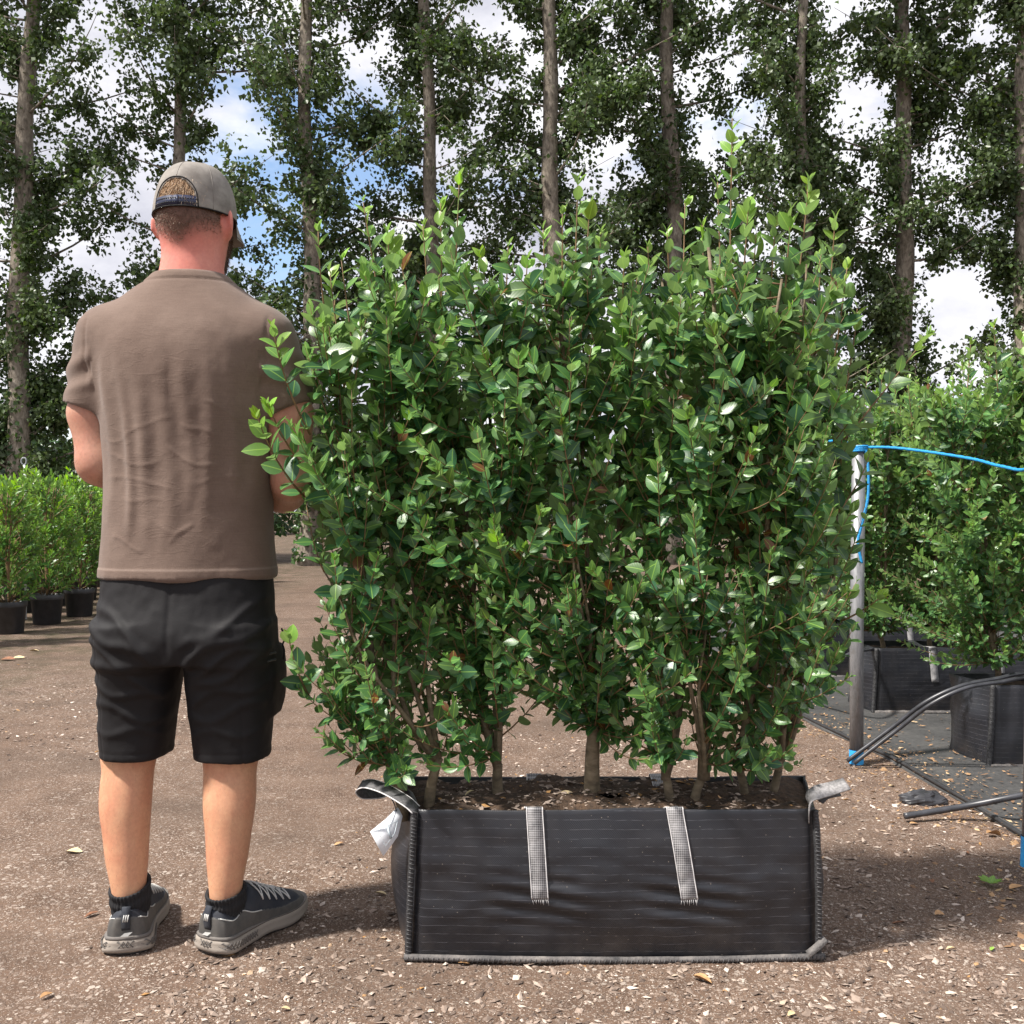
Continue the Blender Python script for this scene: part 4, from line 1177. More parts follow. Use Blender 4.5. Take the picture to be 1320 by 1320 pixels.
# t-shirt
fs = Field((-.34, -.20, .83), (.34, .20, 1.60), .0042)
SHX = [(.848, .0, 0, .2000, .146), (.95, .001, 0, .1940, .140), (1.05, .003, 0, .1925, .137), (1.15, .002, 0, .195, .139), (1.25, .001, -.002, .201, .144), (1.33, .001, -.004, .211, .146), (1.40, .002, -.004, .215, .136), (1.45, .003, -.003, .196, .117), (1.49, .004, 0, .163, .099), (1.52, .005, 0, .124, .086), (1.538, .007, 0, .098, .080), (1.552, .007, 0, .084, .076)]
fs.loft(SHX, .0, 2.35)
def sleeve(a, b, ra, rb):
    a, b = np.array(a), np.array(b); n = nrm(b - a)
    fs.cone(a, b + n * .05, ra, rb, .028, cut=(b, n), sq=(1, 1.12, 1))
sleeve((-.176, -.004, 1.402), (-.2245, -.006, 1.238), .082, .0585)
sleeve((.172, -.004, 1.395), (.2370, -.002, 1.236), .084, .0595)
fs.ell((.008, .010, 1.566), (.080, .080, .036), .006, 'sub')
V, Q = fs.mesh(); V = relax(V, Q, 4); N = vnormals(V, Q)
x, y, z = V.T
back = sstep(.05, -.06, y)
torso = sstep(.23, .17, np.abs(x)) if False else (np.abs(x) < .215)
fade = sstep(1.44, 1.30, z) * sstep(.87, .98, z)
disp = np.zeros(len(V))
wx = x + .012 * np.sin(z * 9 + 1) + .02 * (z - 1.1) * np.sign(x) * .5
for cx, sg, am, z0, z1 in ((-.150, .016, .007, .95, 1.36), (-.105, .013, .008, .92, 1.33), (-.062, .020, .009, .90, 1.31), (-.012, .022, .008, .88, 1.34), (.038, .018, .0075, .98, 1.33), (.082, .020, .007, .95, 1.30), (.128, .016, .006, 1.0, 1.36), (.170, .014, .005, 1.0, 1.32)):
    disp += am * 1.25 * g1(wx - cx - .05 * (z - 1.15) * np.sign(cx) - .010 * fbm(z * 5 + cx * 40, 0 * z, .7, 2), sg * .95) * (.55 + .45 * vnoise(z * 7, cx * 30 + 0 * z, 2.2)) * sstep(z0, z0 + .09, z) * sstep(z1 + .07, z1 - .09, z) * back
# small creases running across the small of the back
for (xa, za, xb, zb, am) in ((-.165, 1.128, -.01, 1.118, .0030), (-.16, 1.085, .02, 1.06, .0030), (-.02, 1.155, .12, 1.10, .0032), (-.12, 1.045, .0, 1.02, .0028), (-.17, 1.172, -.06, 1.18, .0024), (.02, 1.21, .11, 1.165, .0026), (-.10, 1.20, .02, 1.205, .0022), (.05, 1.07, .16, 1.085, .0022), (-.14, .945, -.05, .925, .0040), (.0, .93, .06, .99, .0035), (-.05, .985, .05, .965, .0025), (.07, 1.25, .15, 1.22, .0025)):
    t = np.clip((x - xa) / (xb - xa), 0, 1); zc = za + (zb - za) * t + .010 * np.sin(t * 5 + za * 40) - .010 * np.sin(t * np.pi)
    disp += am * .42 * g1(z - zc, .0040) * sstep(0, .18, t) * sstep(1, .82, t) * back
disp += fade * back * .0014 * fbm(x * 16, y * 10, z * 7, 3)
disp += .0007 * fbm(x * 40, y * 40, z * 34, 2) * sstep(1.50, 1.42, z)
# lower hem swings, sleeve folds
disp += .006 * np.sin(x * 30 + 1.3) * sstep(1.0, .86, z) * (.5 + .5 * np.sin(x * 11 + .4))
sl = (np.abs(x) > .19).astype(float) * sstep(1.40, 1.33, z)
disp += sl * .004 * np.sin((z + .35 * np.abs(x)) * 95 + 1.5 * np.sign(x)) * sstep(1.26, 1.30, z)
# side seams of the sleeves and the collar rib
disp -= .0022 * g1(np.abs(x) - (.205 + .03 * (1.40 - z) * 0), .004) * sstep(1.28, 1.32, z) * sstep(1.46, 1.42, z)
rc = np.sqrt((x - .007) ** 2 + (y * 1.03) ** 2)
disp += .0016 * sstep(1.530, 1.534, z) * sstep(.135, .12, rc) - .0014 * g1(z - 1.530, .003) * sstep(.14, .12, rc)
# hem and cuff: turned-up double cloth
disp += .0016 * sstep(.8735, .8700, z)
V = V + N * disp[:, None]
def shirt_material():
    t = NT('brown_cotton'); P = t.tc.outputs['Object']; X, Y, Z = t.sep(P)
    n = t.noise(9, 5, .6); f = t.noise(1, 4, .7, t.mapping((420, 420, 160)))
    c = t.ramp(n, [(.3, (.132, .090, .071)), (.7, (.168, .119, .095))])
    c = t.mix(.18, c, t.ramp(f, [(.3, .25), (.75, .75)]), 'OVERLAY')
    slub = t.noise(1, 3, .6, t.mapping((26, 26, 520)))
    c = t.mix(.18, c, t.ramp(slub, [(.3, .3), (.7, .7)]), 'OVERLAY')
    hem = t.node('MapRange'); t.link(t.math('ABSOLUTE', t.math('SUBTRACT', Z, .8715)), hem.inputs[0]); hem.inputs[1].default_value = .0035; hem.inputs[2].default_value = .001; hem.inputs[3].default_value = 0; hem.inputs[4].default_value = .28
    c = t.mix(hem.outputs[0], c, (.32, .25, .21))
    t.color(c); t.set(Roughness=.9); t.b.inputs['Specular IOR Level'].default_value = .2
    t.b.inputs['Sheen Weight'].default_value = .15; t.b.inputs['Sheen Roughness'].default_value = .5
    wr = t.noise(1, 3, .5, t.mapping((9, 9, 30), (0, .25, 0)), 1.2)
    ridge = t.ramp(t.math('ABSOLUTE', t.math('SUBTRACT', wr, .5)), [(.0, 1.0), (.035, 0.0)])
    band = t.math('MULTIPLY', ridge, t.ramp(t.noise(5, 2), [(.45, 0.0), (.6, 1.0)]))
    t.bump(t.math('ADD', t.math('ADD', t.math('MULTIPLY', f, .5), t.math('MULTIPLY', t.noise(60, 4, .65), .5)), t.math('MULTIPLY', band, .28)), .28, .003); return t.m
obj('t_shirt', mesh_np('t_shirt', V, Q), shirt_material(), man)

# shorts
fp = Field((-.26, -.21, .41), (.26, .20, .90), .0042)
fp.loft([(0.66, 0.00186, -0.006, 0.1941, 0.141), (0.72, 0.00186, -0.01, 0.1975, 0.150), (0.8, 0.00186, -0.004, 0.1955, 0.1410), (0.885, 0, 0, 0.189, 0.132)], .0, 2.5)
fp.loft([(0.432, -0.1209, 0, 0.07693, 0.09212), (0.5, -0.1176, 0, 0.08009, 0.0987), (0.56, -0.1139, 0, 0.08417, 0.1062), (0.62, -0.1097, -0.002, 0.08914, 0.1166), (0.68, -0.1042, -0.004, 0.09412, 0.1297), (0.74, -0.09858, -0.006, 0.09502, 0.1363)], .025, 2.5)
fp.loft([(0.43, 0.1046, 0, 0.08552, 0.094), (0.5, 0.1032, 0, 0.0896, 0.09964), (0.56, 0.1014, 0, 0.09729, 0.1072), (0.62, 0.1004, -0.002, 0.09864, 0.1175), (0.68, 0.1004, -0.004, 0.09729, 0.1297), (0.74, 0.09858, -0.006, 0.09593, 0.1363)], .025, 2.5)
fp.loft([(0.52, 0.1879, 0.03, 0.01629, 0.0517), (0.56, 0.1925, 0.03, 0.0181, 0.0658), (0.66, 0.1925, 0.03, 0.0181, 0.0658), (0.685, 0.1906, 0.03, 0.01539, 0.05828)], .006, 3.0)      # side pocket
V, Q = fp.mesh(); V = relax(V, Q, 4); N = vnormals(V, Q); x, y, z = V.T
back = sstep(-.005, -.085, y)
disp = .0022 * fbm(x * 22, y * 14, z * 16, 3)
u_ = np.abs(x) + .0
for sgn, c0 in ((-1, -.12), (1, .11)):
    side = (np.sign(x - .005) == sgn)
    for zc, sl_, am, w in ((.70, .9, .007, .013), (.665, .7, .006, .010), (.63, .8, .006, .012), (.59, .5, .0045, .010), (.545, .35, .004, .011), (.50, .25, .003, .010), (.74, 1.1, .005, .013)):
        disp += side * am * g1(z - (zc + sl_ * (np.abs(x - .003) - .10) * .55 + .012 * np.sin(x * 40 + zc * 60)), w) * back * sstep(.015, .05, np.abs(x - .003))
disp -= .003 * g1(x - .003, .006) * back * sstep(.66, .72, z)            # centre seam
disp += -.0016 * g1(z - .452, .0022)                                     # hem stitching
disp += -.0014 * g1(x - .150, .0025) * sstep(.70, .69, z) * back         # pocket edge on the leg
disp += -.0014 * g1(x + .172, .0025) * back
disp *= sstep(.86, .82, z)
V = V + N * disp[:, None]
def cloth_material(name, c0, c1):
    t = NT(name); n = t.noise(8, 5, .65); f = t.noise(1, 3, .6, t.mapping((300, 300, 300)))
    c = t.ramp(n, [(.3, c0), (.75, c1)]); t.color(t.mix(.2, c, t.ramp(f, [(.3, .3), (.7, .7)]), 'OVERLAY'))
    t.set(Roughness=.72); t.b.inputs['Specular IOR Level'].default_value = .3
    t.bump(t.math('ADD', f, t.noise(45, 3)), .15, .002); return t.m
M['black_cloth'] = cloth_material('black_cotton', (.0058, .0052, .0060), (.0115, .0105, .0115))
sh = obj('shorts', mesh_np('shorts', V, Q), M['black_cloth'], man)
mb = MB(); mb.add(*tube(smooth_path([(.218, .0, .728), (.226, .0, .705), (.221, .0, .69), (.226, -.005, .675), (.222, 0, .655)], 30), .0022, 5)); mb.build('cord', M['black_cloth'], sh)
mb = MB()
for q in (0, 1): mb.add(*tube(smooth_path([(.168, -.094 + q * .002, .672 - q * .016), (.19, -.072, .674 - q * .016), (.213, -.035, .676 - q * .016)], 16), .0028, 5))
mb.build('zip', M['seam'], sh)

# cap, in the head's own frame
cap = bpy.data.objects.new('cap', None); COL.objects.link(cap); cap.parent = man; cap.empty_display_size = .05
cap.location = (HX, HY, HZ); cap.rotation_euler = (R(-3), 0, HR)
th = np.linspace(0, 2 * np.pi, 144, endpoint=False); ph = np.linspace(0, 1, 40)
def cap_pt(t, p, r=1.0):
    # p = 0 at the rim, 1 at the crown button; t = 0 points to the right ear, -pi/2 to the back
    k = np.cos(np.pi / 2 * p) ** .62; zz = np.sin(np.pi / 2 * p) ** 1.05
    a = (.0905 + .003 * np.cos(2 * t)) * r; b = .1085 * r
    seam_ = 1 - .012 * sum(g1(np.angle(np.exp(1j * (t - s))), .03) for s in (np.pi / 2, -np.pi / 2, .55, np.pi - .55, -.6, np.pi + .6)) * np.clip(1.3 * (1 - p), 0, 1)
    dent = 1 + .008 * vnoise(np.cos(t) * 2.2, np.sin(t) * 2.2, p * 3) 
    return np.stack([a * k * np.cos(t) * seam_ * dent, -.004 + b * k * np.sin(t) * seam_ * dent, -.002 + .004 * np.sin(t) + .130 * zz * (1 - .0 * p) * (r * .5 + .5)], -1)
TT, PP = np.meshgrid(th, ph)
outer = cap_pt(TT, PP); inner = cap_pt(TT, PP, .972)
nT, nP = len(th), len(ph)
ang = np.angle(np.exp(1j * (TT + np.pi / 2)))                 # 0 at the back of the head
hole = (np.abs(ang) / .60) ** 2.3 + (np.clip(PP - .0, 0, 1) / .37) ** 2.3 < 1
F = []
for i in range(nP - 1):
    for j in range(nT):
        k = (j + 1) % nT
        if hole[i, j] and hole[i, k] and hole[i + 1, j] and hole[i + 1, k]: continue
        F.append((i * nT + j, i * nT + k, (i + 1) * nT + k, (i + 1) * nT + j))
F = np.array(F); n0 = nT * nP
# close the cut edges between the two skins
from collections import Counter
ed = Counter()
for f in F:
    for a, b in zip(f, np.roll(f, -1)): ed[(a, b)] += 1
rimf = [(a, a + n0, b + n0, b) for (a, b) in ed if (b, a) not in ed and not (a >= (nP - 1) * nT and b >= (nP - 1) * nT)]
V = np.concatenate([outer.reshape(-1, 3), inner.reshape(-1, 3)])
FF = np.concatenate([F, F[:, ::-1] + n0, np.array(rimf)])
def cap_material():
    t = NT('grey_cap_cloth'); n = t.noise(22, 5, .65); st = t.noise(13, 4, .6)
    c = t.ramp(n, [(.3, (.195, .178, .160)), (.7, (.285, .265, .242))])
    c = t.mix(t.ramp(st, [(.50, 0.0), (.66, .65)]), c, (.12, .105, .095))
    t.color(c); t.set(Roughness=.92); t.b.inputs['Specular IOR Level'].default_value = .15
    t.bump(t.noise(900, 2), .2, .001); return t.m
M['cap'] = cap_material()
obj('crown', mesh_np('crown', V, FF), M['cap'], cap)
mb = MB(); a = np.linspace(-.615, .615, 60)
edge_p = np.clip(1 - np.abs(a / .615) ** 2.3, 0, 1) ** (1 / 2.3) * .382
E2 = cap_pt(a - np.pi / 2, edge_p, 1.004); mb.add(*tube(E2, .0016, 6))
mb.build('binding', M['black_cloth'], cap)
mb = MB(); E3 = cap_pt(th, 0 * th + .004, .995); mb.add(*tube(np.concatenate([E3, E3[:1]]), .0018, 6, cap=False)); mb.build('sweat_band', M['black_cloth'], cap)
# strap with its holes
M['strap_navy'] = simple('navy_plastic', (.014, .020, .052), .38, .3, 30)
M['dark_hole'] = simple('dark_hole', (.004, .004, .006), .6, .1)
def strap_piece(a0, a1, r, p0, p1):
    a = np.linspace(a0, a1, 30); c0 = cap_pt(a - np.pi / 2, 0 * a + p0, r); c1 = cap_pt(a - np.pi / 2, 0 * a + p1, r); d0 = cap_pt(a - np.pi / 2, 0 * a + p0, r - .012); d1 = cap_pt(a - np.pi / 2, 0 * a + p1, r - .012)
    V = np.stack([c0, c1, d1, d0], 1).reshape(-1, 3); i = np.arange(29)[:, None] * 4; j = np.arange(4)[None]; k = (j + 1) % 4
    F = np.stack([i + j, i + k, i + 4 + k, i + 4 + j], -1).reshape(-1, 4); return V, np.concatenate([F, [[3, 2, 1, 0], [116, 117, 118, 119]]])
mb = MB(); mb.add(*strap_piece(-.63, .63, .998, .015, .135)); st = mb.build('adjuster_strap', M['strap_navy'], cap)
mb = MB(); mb.add(*strap_piece(-.63, .13, 1.012, .018, .131)); mb.build('overlap', M['strap_navy'], st)
mb = MB()
for row in (.047, .098):
    for a_ in np.linspace(-.56, .56, 19):
        p = cap_pt(np.array([a_ - np.pi / 2]), np.array([row]), 1.014 if a_ < .1 else 1.0)[0]; mb.add(*tube([p + np.array([-.0018, 0, 0]), p + np.array([.0018, -.0002, 0])], .0011, 5))
mb.build('holes', M['dark_hole'], st)
mb = MB()
for s0, p0 in ((-np.pi / 2, .40), (np.pi / 2, .02), (.55, .02), (np.pi - .55, .02), (-.6, .02), (np.pi + .6, .02)):
    pp = np.linspace(p0, .97, 30); mb.add(*tube(cap_pt(0 * pp + s0, pp, 1.003) * (1, 1, 1), .0009, 5))
mb.build('panel_seam', M['cap'], cap)
V, F = lathe([(.0005, .133), (.005, .1325), (.007, .130), (.007, .127)], 14, (0, -.004, -.001)); obj('button', mesh_np('button', V, F), M['cap'], cap)
# peak
a = np.linspace(.32, np.pi - .32, 40); rr = np.linspace(0, 1, 12)
pts = []
for q in rr:
    base_ = cap_pt(a, 0 * a + .01, .985)
    reach = .072 * np.sin((a - .32) / (np.pi - .64) * np.pi) ** .55
    pts.append(np.stack([base_[:, 0] * (1 + .04 * q), base_[:, 1] + reach * q, base_[:, 2] - .012 * q - .016 * q * np.abs(np.cos(a)) ** 2 - .012 * (np.abs(base_[:, 0]) / .09) ** 2 * q], -1))
T_ = np.concatenate(pts); B_ = T_ - np.array([0, 0, .0045]); m_ = 40
i = np.arange(11)[:, None] * m_ + np.arange(m_ - 1)[None]; Fq = np.stack([i, i + 1, i + m_ + 1, i + m_], -1).reshape(-1, 4); nb_ = len(T_)
e_ = 11 * m_ + np.arange(m_ - 1); ef = np.stack([e_, e_ + 1, e_ + 1 + nb_, e_ + nb_], -1)
obj('peak', mesh_np('peak', np.concatenate([T_, B_]), np.concatenate([Fq[:, ::-1], Fq + nb_, ef])), M['cap'], cap)

# socks and shoes
M['sock'] = simple('black_ribbed_sock', (.013, .013, .015), .9, .3, 60)
def sock(cx, cy, ztop, tilt):
    a = np.linspace(0, 2 * np.pi, 120, endpoint=False); rows_ = []
    for q in np.linspace(0, 1, 20):
        z = .055 + (ztop - .055) * q
        r = .0445 - .010 * max(0.0, .55 - q) / .55 + .0012 * np.sign(np.sin(a * 34)) + .0012 * math.sin(q * 22)
        rows_.append(np.stack([cx + r * np.cos(a) * .98, cy + r * np.sin(a) * 1.12 + .012 * (1 - q), z + tilt * np.sin(a) * .012 * q + .006 * np.cos(a) * q * .6], -1))
    rows_.append(rows_[-1] * np.array([1, 1, 1]) + (np.array([cx, cy, 0]) - rows_[-1] * np.array([1, 1, 0])) * .12 * np.array([1, 1, 0]) + np.array([0, 0, -.004]))
    V = np.concatenate(rows_); n = 120; i = np.arange(len(rows_) - 1)[:, None] * n; j = np.arange(n)[None]; k = (j + 1) % n
    obj('sock', mesh_np('sock', V, np.stack([i + j, i + k, i + n + k, i + n + j], -1).reshape(-1, 4)), M['sock'], man)
sock(-.1205, -.0445, .146, 1.0); sock(.1000, -.0445, .134, .6)

def shoe_tab(v, tab):
    T = np.array(tab, float); return np.interp(v, T[:, 0], T[:, 1])
W_TAB = [(0, .012), (.006, .025), (.016, .0345), (.04, .0390), (.09, .0385), (.13, .0390), (.17, .0440), (.21, .0500), (.245, .0510), (.268, .0470), (.285, .0390), (.296, .027), (.302, .012)]
H_TAB = [(0, .080), (.02, .086), (.05, .080), (.085, .084), (.115, .104), (.135, .100), (.17, .086), (.21, .070), (.25, .060), (.28, .048), (.302, .030)]
def shoe_mat(name, c, rough=.7, dust=.35):
    t = NT(name); n = t.noise(16, 5, .7); f = t.noise(420, 2)
    t.color(t.mix(t.math('MULTIPLY', t.ramp(n, [(.4, 0.0), (.75, 1.0)]), dust), c, (.22, .19, .16))); t.set(Roughness=rough)
    t.bump(f, .25, .001); return t.m
M['shoe_mesh'] = shoe_mat('navy_shoe_mesh', (.018, .022, .032), .8, .12)
M['shoe_overlay'] = shoe_mat('charcoal_shoe_overlay', (.058, .057, .055), .65, .35)
M['shoe_sole'] = shoe_mat('dusty_shoe_sole', (.27, .235, .20), .85, .4)
M['shoe_sole_dark'] = shoe_mat('dark_outsole', (.02, .02, .021), .7, .35)
M['shoe_grey'] = shoe_mat('grey_sole_band', (.115, .105, .098), .8, .4)
M['shoe_pale'] = simple('pale_reflective_trim', (.50, .50, .48), .5, .2)
def half_width(u): return shoe_tab(u, W_TAB)
def shoe(loc, ang, label):
    r = bpy.data.objects.new('shoe', None); COL.objects.link(r); r.parent = man; r.location = (loc[0], loc[1], 0); r.rotation_euler = (0, 0, -ang); r.scale = (1.16, 1.0, 1.24); r.empty_display_size = .05
    r['label'] = label
    # local: x across, y from heel to toe, z up
    f = Field((-.075, -.03, -.01), (.075, .335, .13), .0022)
    def upper(X, Y, Z):
        u = np.clip(Y.ravel(), 0, .302); a = (half_width(u) * 1.0)[None, :, None]; h = shoe_tab(u, H_TAB)[None, :, None]
        zc = .024; b = h - zc
        d = ((np.abs(X / a) ** 2.4 + (np.abs(Z - zc) / b) ** 2.6) ** (1 / 2.4) - 1) * np.minimum(a, b)
        return np.maximum(np.maximum(d, .018 - Z), np.maximum(-Y + .004, Y - .302))
    f.op(upper, (-.055, 0, .02), (.055, .302, .11))
    f.ell((0, .062, .112), (.0315, .052, .046), .006, 'sub')
    V, Q = f.mesh(); V = relax(V, Q, 6); N = vnormals(V, Q); x, y, z = V.T
    # overlay line: lower shell is charcoal and a touch proud, collar above is dark mesh
    line = .058 + .014 * g1(y - .0, .03) + .010 * g1(y - .075, .02) - .012 * sstep(.10, .20, y)
    low = sstep(line + .001, line - .001, z); V = V + N * (.0016 * low)[:, None]
    me = mesh_np('upper', V, Q); me.materials.append(M['shoe_mesh']); me.materials.append(M['shoe_overlay'])
    cz = V[Q].mean(1); ll = .058 + .014 * g1(cz[:, 1], .03) + .010 * g1(cz[:, 1] - .075, .02) - .012 * sstep(.10, .20, cz[:, 1])
    toe = (cz[:, 1] > .262) & (cz[:, 2] < .058)
    me.polygons.foreach_set('material_index', (((cz[:, 2] < ll) & (cz[:, 1] < .272)) | toe).astype(np.int32)); me.update()
    up = obj('upper', me, None, r)
    # trim line along the overlay
    P = []
    yy = np.concatenate([np.linspace(.13, .012, 40)])
    for sg in (-1, 1):
        pts = []
        for v in yy:
            zl = .058 + .014 * g1(v, .03) + .010 * g1(v - .075, .02) - .012 * float(sstep(.10, .20, v)); a_ = half_width(v); b_ = shoe_tab(v, H_TAB) - .024
            xx = a_ * max(0, 1 - (abs(zl - .024) / b_) ** 2.6) ** (1 / 2.4); pts.append((sg * (xx + .0016), v - .0015, zl))
        P.append(np.array(pts))
    mb = MB()
    for p in P: mb.add(*tube(p, .0012, 5))
    mb.add(*tube([P[0][-1], (0, .0005, P[0][-1][2] - .002), P[1][-1]], .0012, 5)); mb.build('piping', M['shoe_pale'], up)
    # heel tab and little marks on the heel
    mb = MB(); mb.add(*ribbon(smooth_path([(0, .003, .050), (0, -.001, .066), (0, .002, .082), (0, .008, .090)], 10), (1, 0, 0), .016, .003)); mb.build('heel_tab', M['shoe_mesh'], up)
    mb = MB()
    for q in (-.004, 0, .004): mb.add(*ribbon([(q + .0015, -.0025, .078), (q - .001, -.003, .066)], (1, 0, 0), .0022, .002))
    mb.build('heel_marks', M['shoe_pale'], up)
    mb = MB(); mb.add(np.array([(-.010, .0010, .040), (.004, .0002, .040), (.013, .0016, .047), (-.002, .0012, .046)]) + np.array([0, -.0045, 0]), np.array([[0, 1, 2, 3]])); mb.build('heel_badge', M['shoe_pale'], up)
    # laces: a zigzag down both flanks of the instep
    mb = MB()
    def surf(v, s, lift=.0026):
        a_ = half_width(v); b_ = shoe_tab(v, H_TAB) - .024; xx = a_ * s; zz = .024 + b_ * (max(0, 1 - abs(s) ** 2.4)) ** (1 / 2.6)
        return np.array([xx + math.copysign(lift, s) * abs(s), v, zz + lift * (1 - abs(s) * .4)])
    for sg in (-1, 1):
        zz_ = []
        for i, v in enumerate(np.linspace(.122, .225, 11)): zz_.append((v + (.004 if i % 2 else 0), sg * (.36 if i % 2 == 0 else .86)))
        for (v0, s0), (v1, s1) in zip(zz_[:-1], zz_[1:]): mb.add(*tube([surf(v0 + (v1 - v0) * q, s0 + (s1 - s0) * q) for q in np.linspace(0, 1, 7)], .0016, 5))
    for v in np.linspace(.125, .215, 6): mb.add(*tube([surf(v, s) for s in np.linspace(-.4, .4, 9)], .0022, 5))
    mb.build('laces', M['shoe_pale'], up)
    # sole: outsole, sculpted midsole
    u = np.concatenate([np.linspace(0, .03, 10), np.linspace(.035, .27, 30), np.linspace(.275, .302, 10)])
    def outline(grow, heel=0.0):
        w = half_width(u) + grow * (1 + 1.1 * g1(u - .03, .05)); Rr = np.stack([w, u], -1); L = np.stack([-w, u], -1)[::-1]; o = np.concatenate([Rr, L])
        o[:, 1] = .15 + (o[:, 1] - .15) * (1 + heel); return o
    def wall(levels, name, mat, parent, capt=True):
        n = None; Vs = []
        for z_fn, gr in levels:
            o = outline(gr, gr * 5); n = len(o); zz = np.array([z_fn(v) for v in o[:, 1]]); Vs.append(np.stack([o[:, 0], o[:, 1], zz], -1))
        V = np.concatenate(Vs); i = np.arange(len(Vs) - 1)[:, None] * n; j = np.arange(n)[None]; k = (j + 1) % n
        F = np.stack([i + j, i + k, i + n + k, i + n + j], -1).reshape(-1, 4)
        caps = []
        h = n // 2
        for base_ in (0, (len(Vs) - 1) * n):
            for q in range(h - 1):
                f = (base_ + q, base_ + q + 1, base_ + n - 2 - q, base_ + n - 1 - q); caps.append(f if base_ else f[::-1])
        return obj(name, mesh_np(name, V, np.concatenate([F, np.array(caps)])), M[mat], parent)
    spring = lambda v: .016 * sstep(.22, .31, v) + .006 * sstep(.03, -.005, v) + .003 * g1(v - .15, .03)
    wall([(lambda v: spring(v), -.004), (lambda v: spring(v) + .002, .0005), (lambda v: spring(v) + .007, .002)], 'outsole', 'shoe_sole_dark', r)
    so = wall([(lambda v: spring(v) + .004, .001), (lambda v: spring(v) + .007, .0048), (lambda v: spring(v) + .013, .0055), (lambda v: spring(v) + .017, .0035), (lambda v: spring(v) * .8 + .022, .0045), (lambda v: spring(v) * .6 + .027, .0035), (lambda v: spring(v) * .5 + .031, .0005)], 'midsole', 'shoe_sole', r)
    wall([(lambda v: spring(v) * .5 + .0295, .0022), (lambda v: spring(v) * .5 + .0325, .0030), (lambda v: spring(v) * .5 + .036 - .004 * sstep(.08, .14, v), .0016)], 'foxing', 'shoe_grey', r)
    mb = MB()                                                   # lattice pressed into the heel of the sole
    for i in range(34):
        for dv in (1, -1):
            o = []
            for q in np.linspace(0, 1, 5):
                s_ = i / 34 * .30 + dv * .010 * (q - .5)        # arc length from the right flank round the heel to the left
                s_ = np.clip(s_, 0, .299); half = .15
                v = abs(s_ - half) - .012; sgn = 1 if s_ < half else -1
                v = max(v, -.0015); w = half_width(max(v, 0)) + .0058 * (1 + 1.1 * float(g1(v - .03, .05)))
                if v < .012: w *= max(0.0, abs(s_ - half) / .024)
                o.append((sgn * w, v - .0042 if v < .012 else v, spring(v) + .014 + .012 * q))
            if max(p[1] for p in o) < .115: mb.add(*tube(o, .0010, 4))
    tag(mb.build('lattice', M['shoe_grey'], so), kind='stuff')
    return r
hl = np.array([-.120, -.045]) - fdir(FL)[:2] * .058; hr = np.array([.100, -.045]) - fdir(FR_)[:2] * .058
shoe(hl, FL, 'dusty charcoal trail shoe pointing straight ahead')
shoe(hr, FR_, 'dusty charcoal trail shoe turned outwards, laces showing')

# ------------------------------------------------------------------ hedging rows on the right
def simple_bag(seed, X, Y, label, n_plants, n_parts, height=1.6, spread=.17):
    rng = np.random.default_rng(seed)
    r = thing('planter_bag', label, 'planter bag', (X, Y, 0), 'planter bags in the rows behind the post')
    V, F, rows_ = bag_shell(rng, 0, .92, .012, .905, -.035, .955, .28, .325, .325, [(.29, .45), (.62, .45)], nh=18)
    obj('shell', mesh_np('shell', V, F), M['woven'], r)
    for xb in (.29, .62):
        pts = [(xb + .004, float(np.interp(xb, rows_[9][:100, 0], rows_[9][:100, 1])) - .003, .16), (xb, float(np.interp(xb, rows_[13][:100, 0], rows_[13][:100, 1])) - .003, .24), (xb - .003, -.004, .315), (xb - .004, .003, .331), (xb - .004, .14, .318), (xb - .004, .275, .328)]
        mb = MB(); mb.add(*ribbon(smooth_path(pts, 24), (1, 0, 0), .036, .002)); mb.build('strap', M['strap'], r)
    for pts in ([(-.004, 0, .006), (.004, -.004, .16), (.012, 0, .325)], [(.926, 0, .006), (.916, -.004, .16), (.906, 0, .325)], [(0, -.004, .008), (.46, -.012, .008), (.92, -.004, .008)]):
        mb = MB(); mb.add(*tube(smooth_path(pts, 40), .011 * (1 + .12 * np.sin(np.arange(40) * 2.4)), 6)); mb.build('seam', M['dusty_seam'] if pts[0][2] == pts[-1][2] else M['seam'], r)
    V, F = soil_fill(rng, rows_, lambda a, b: .298 + 0 * a)
    obj('soil', mesh_np('soil', V, F), M['soil'], r)
    return r
rows_right = [ # X, Y, label
    (1.865, 3.92, 'black planter bag with dusty end face, black pipe lying across it', 3, 300),
    (1.795, 4.98, 'black planter bag right behind the galvanised post', 4, 300),
    (1.775, 6.05, 'black planter bag in the row behind the one at the post', 4, 160),
    (1.76, 7.15, 'black planter bag in the back row of hedging', 4, 0),
]
shrub_words = ['the first', 'the second', 'the third', 'the last']
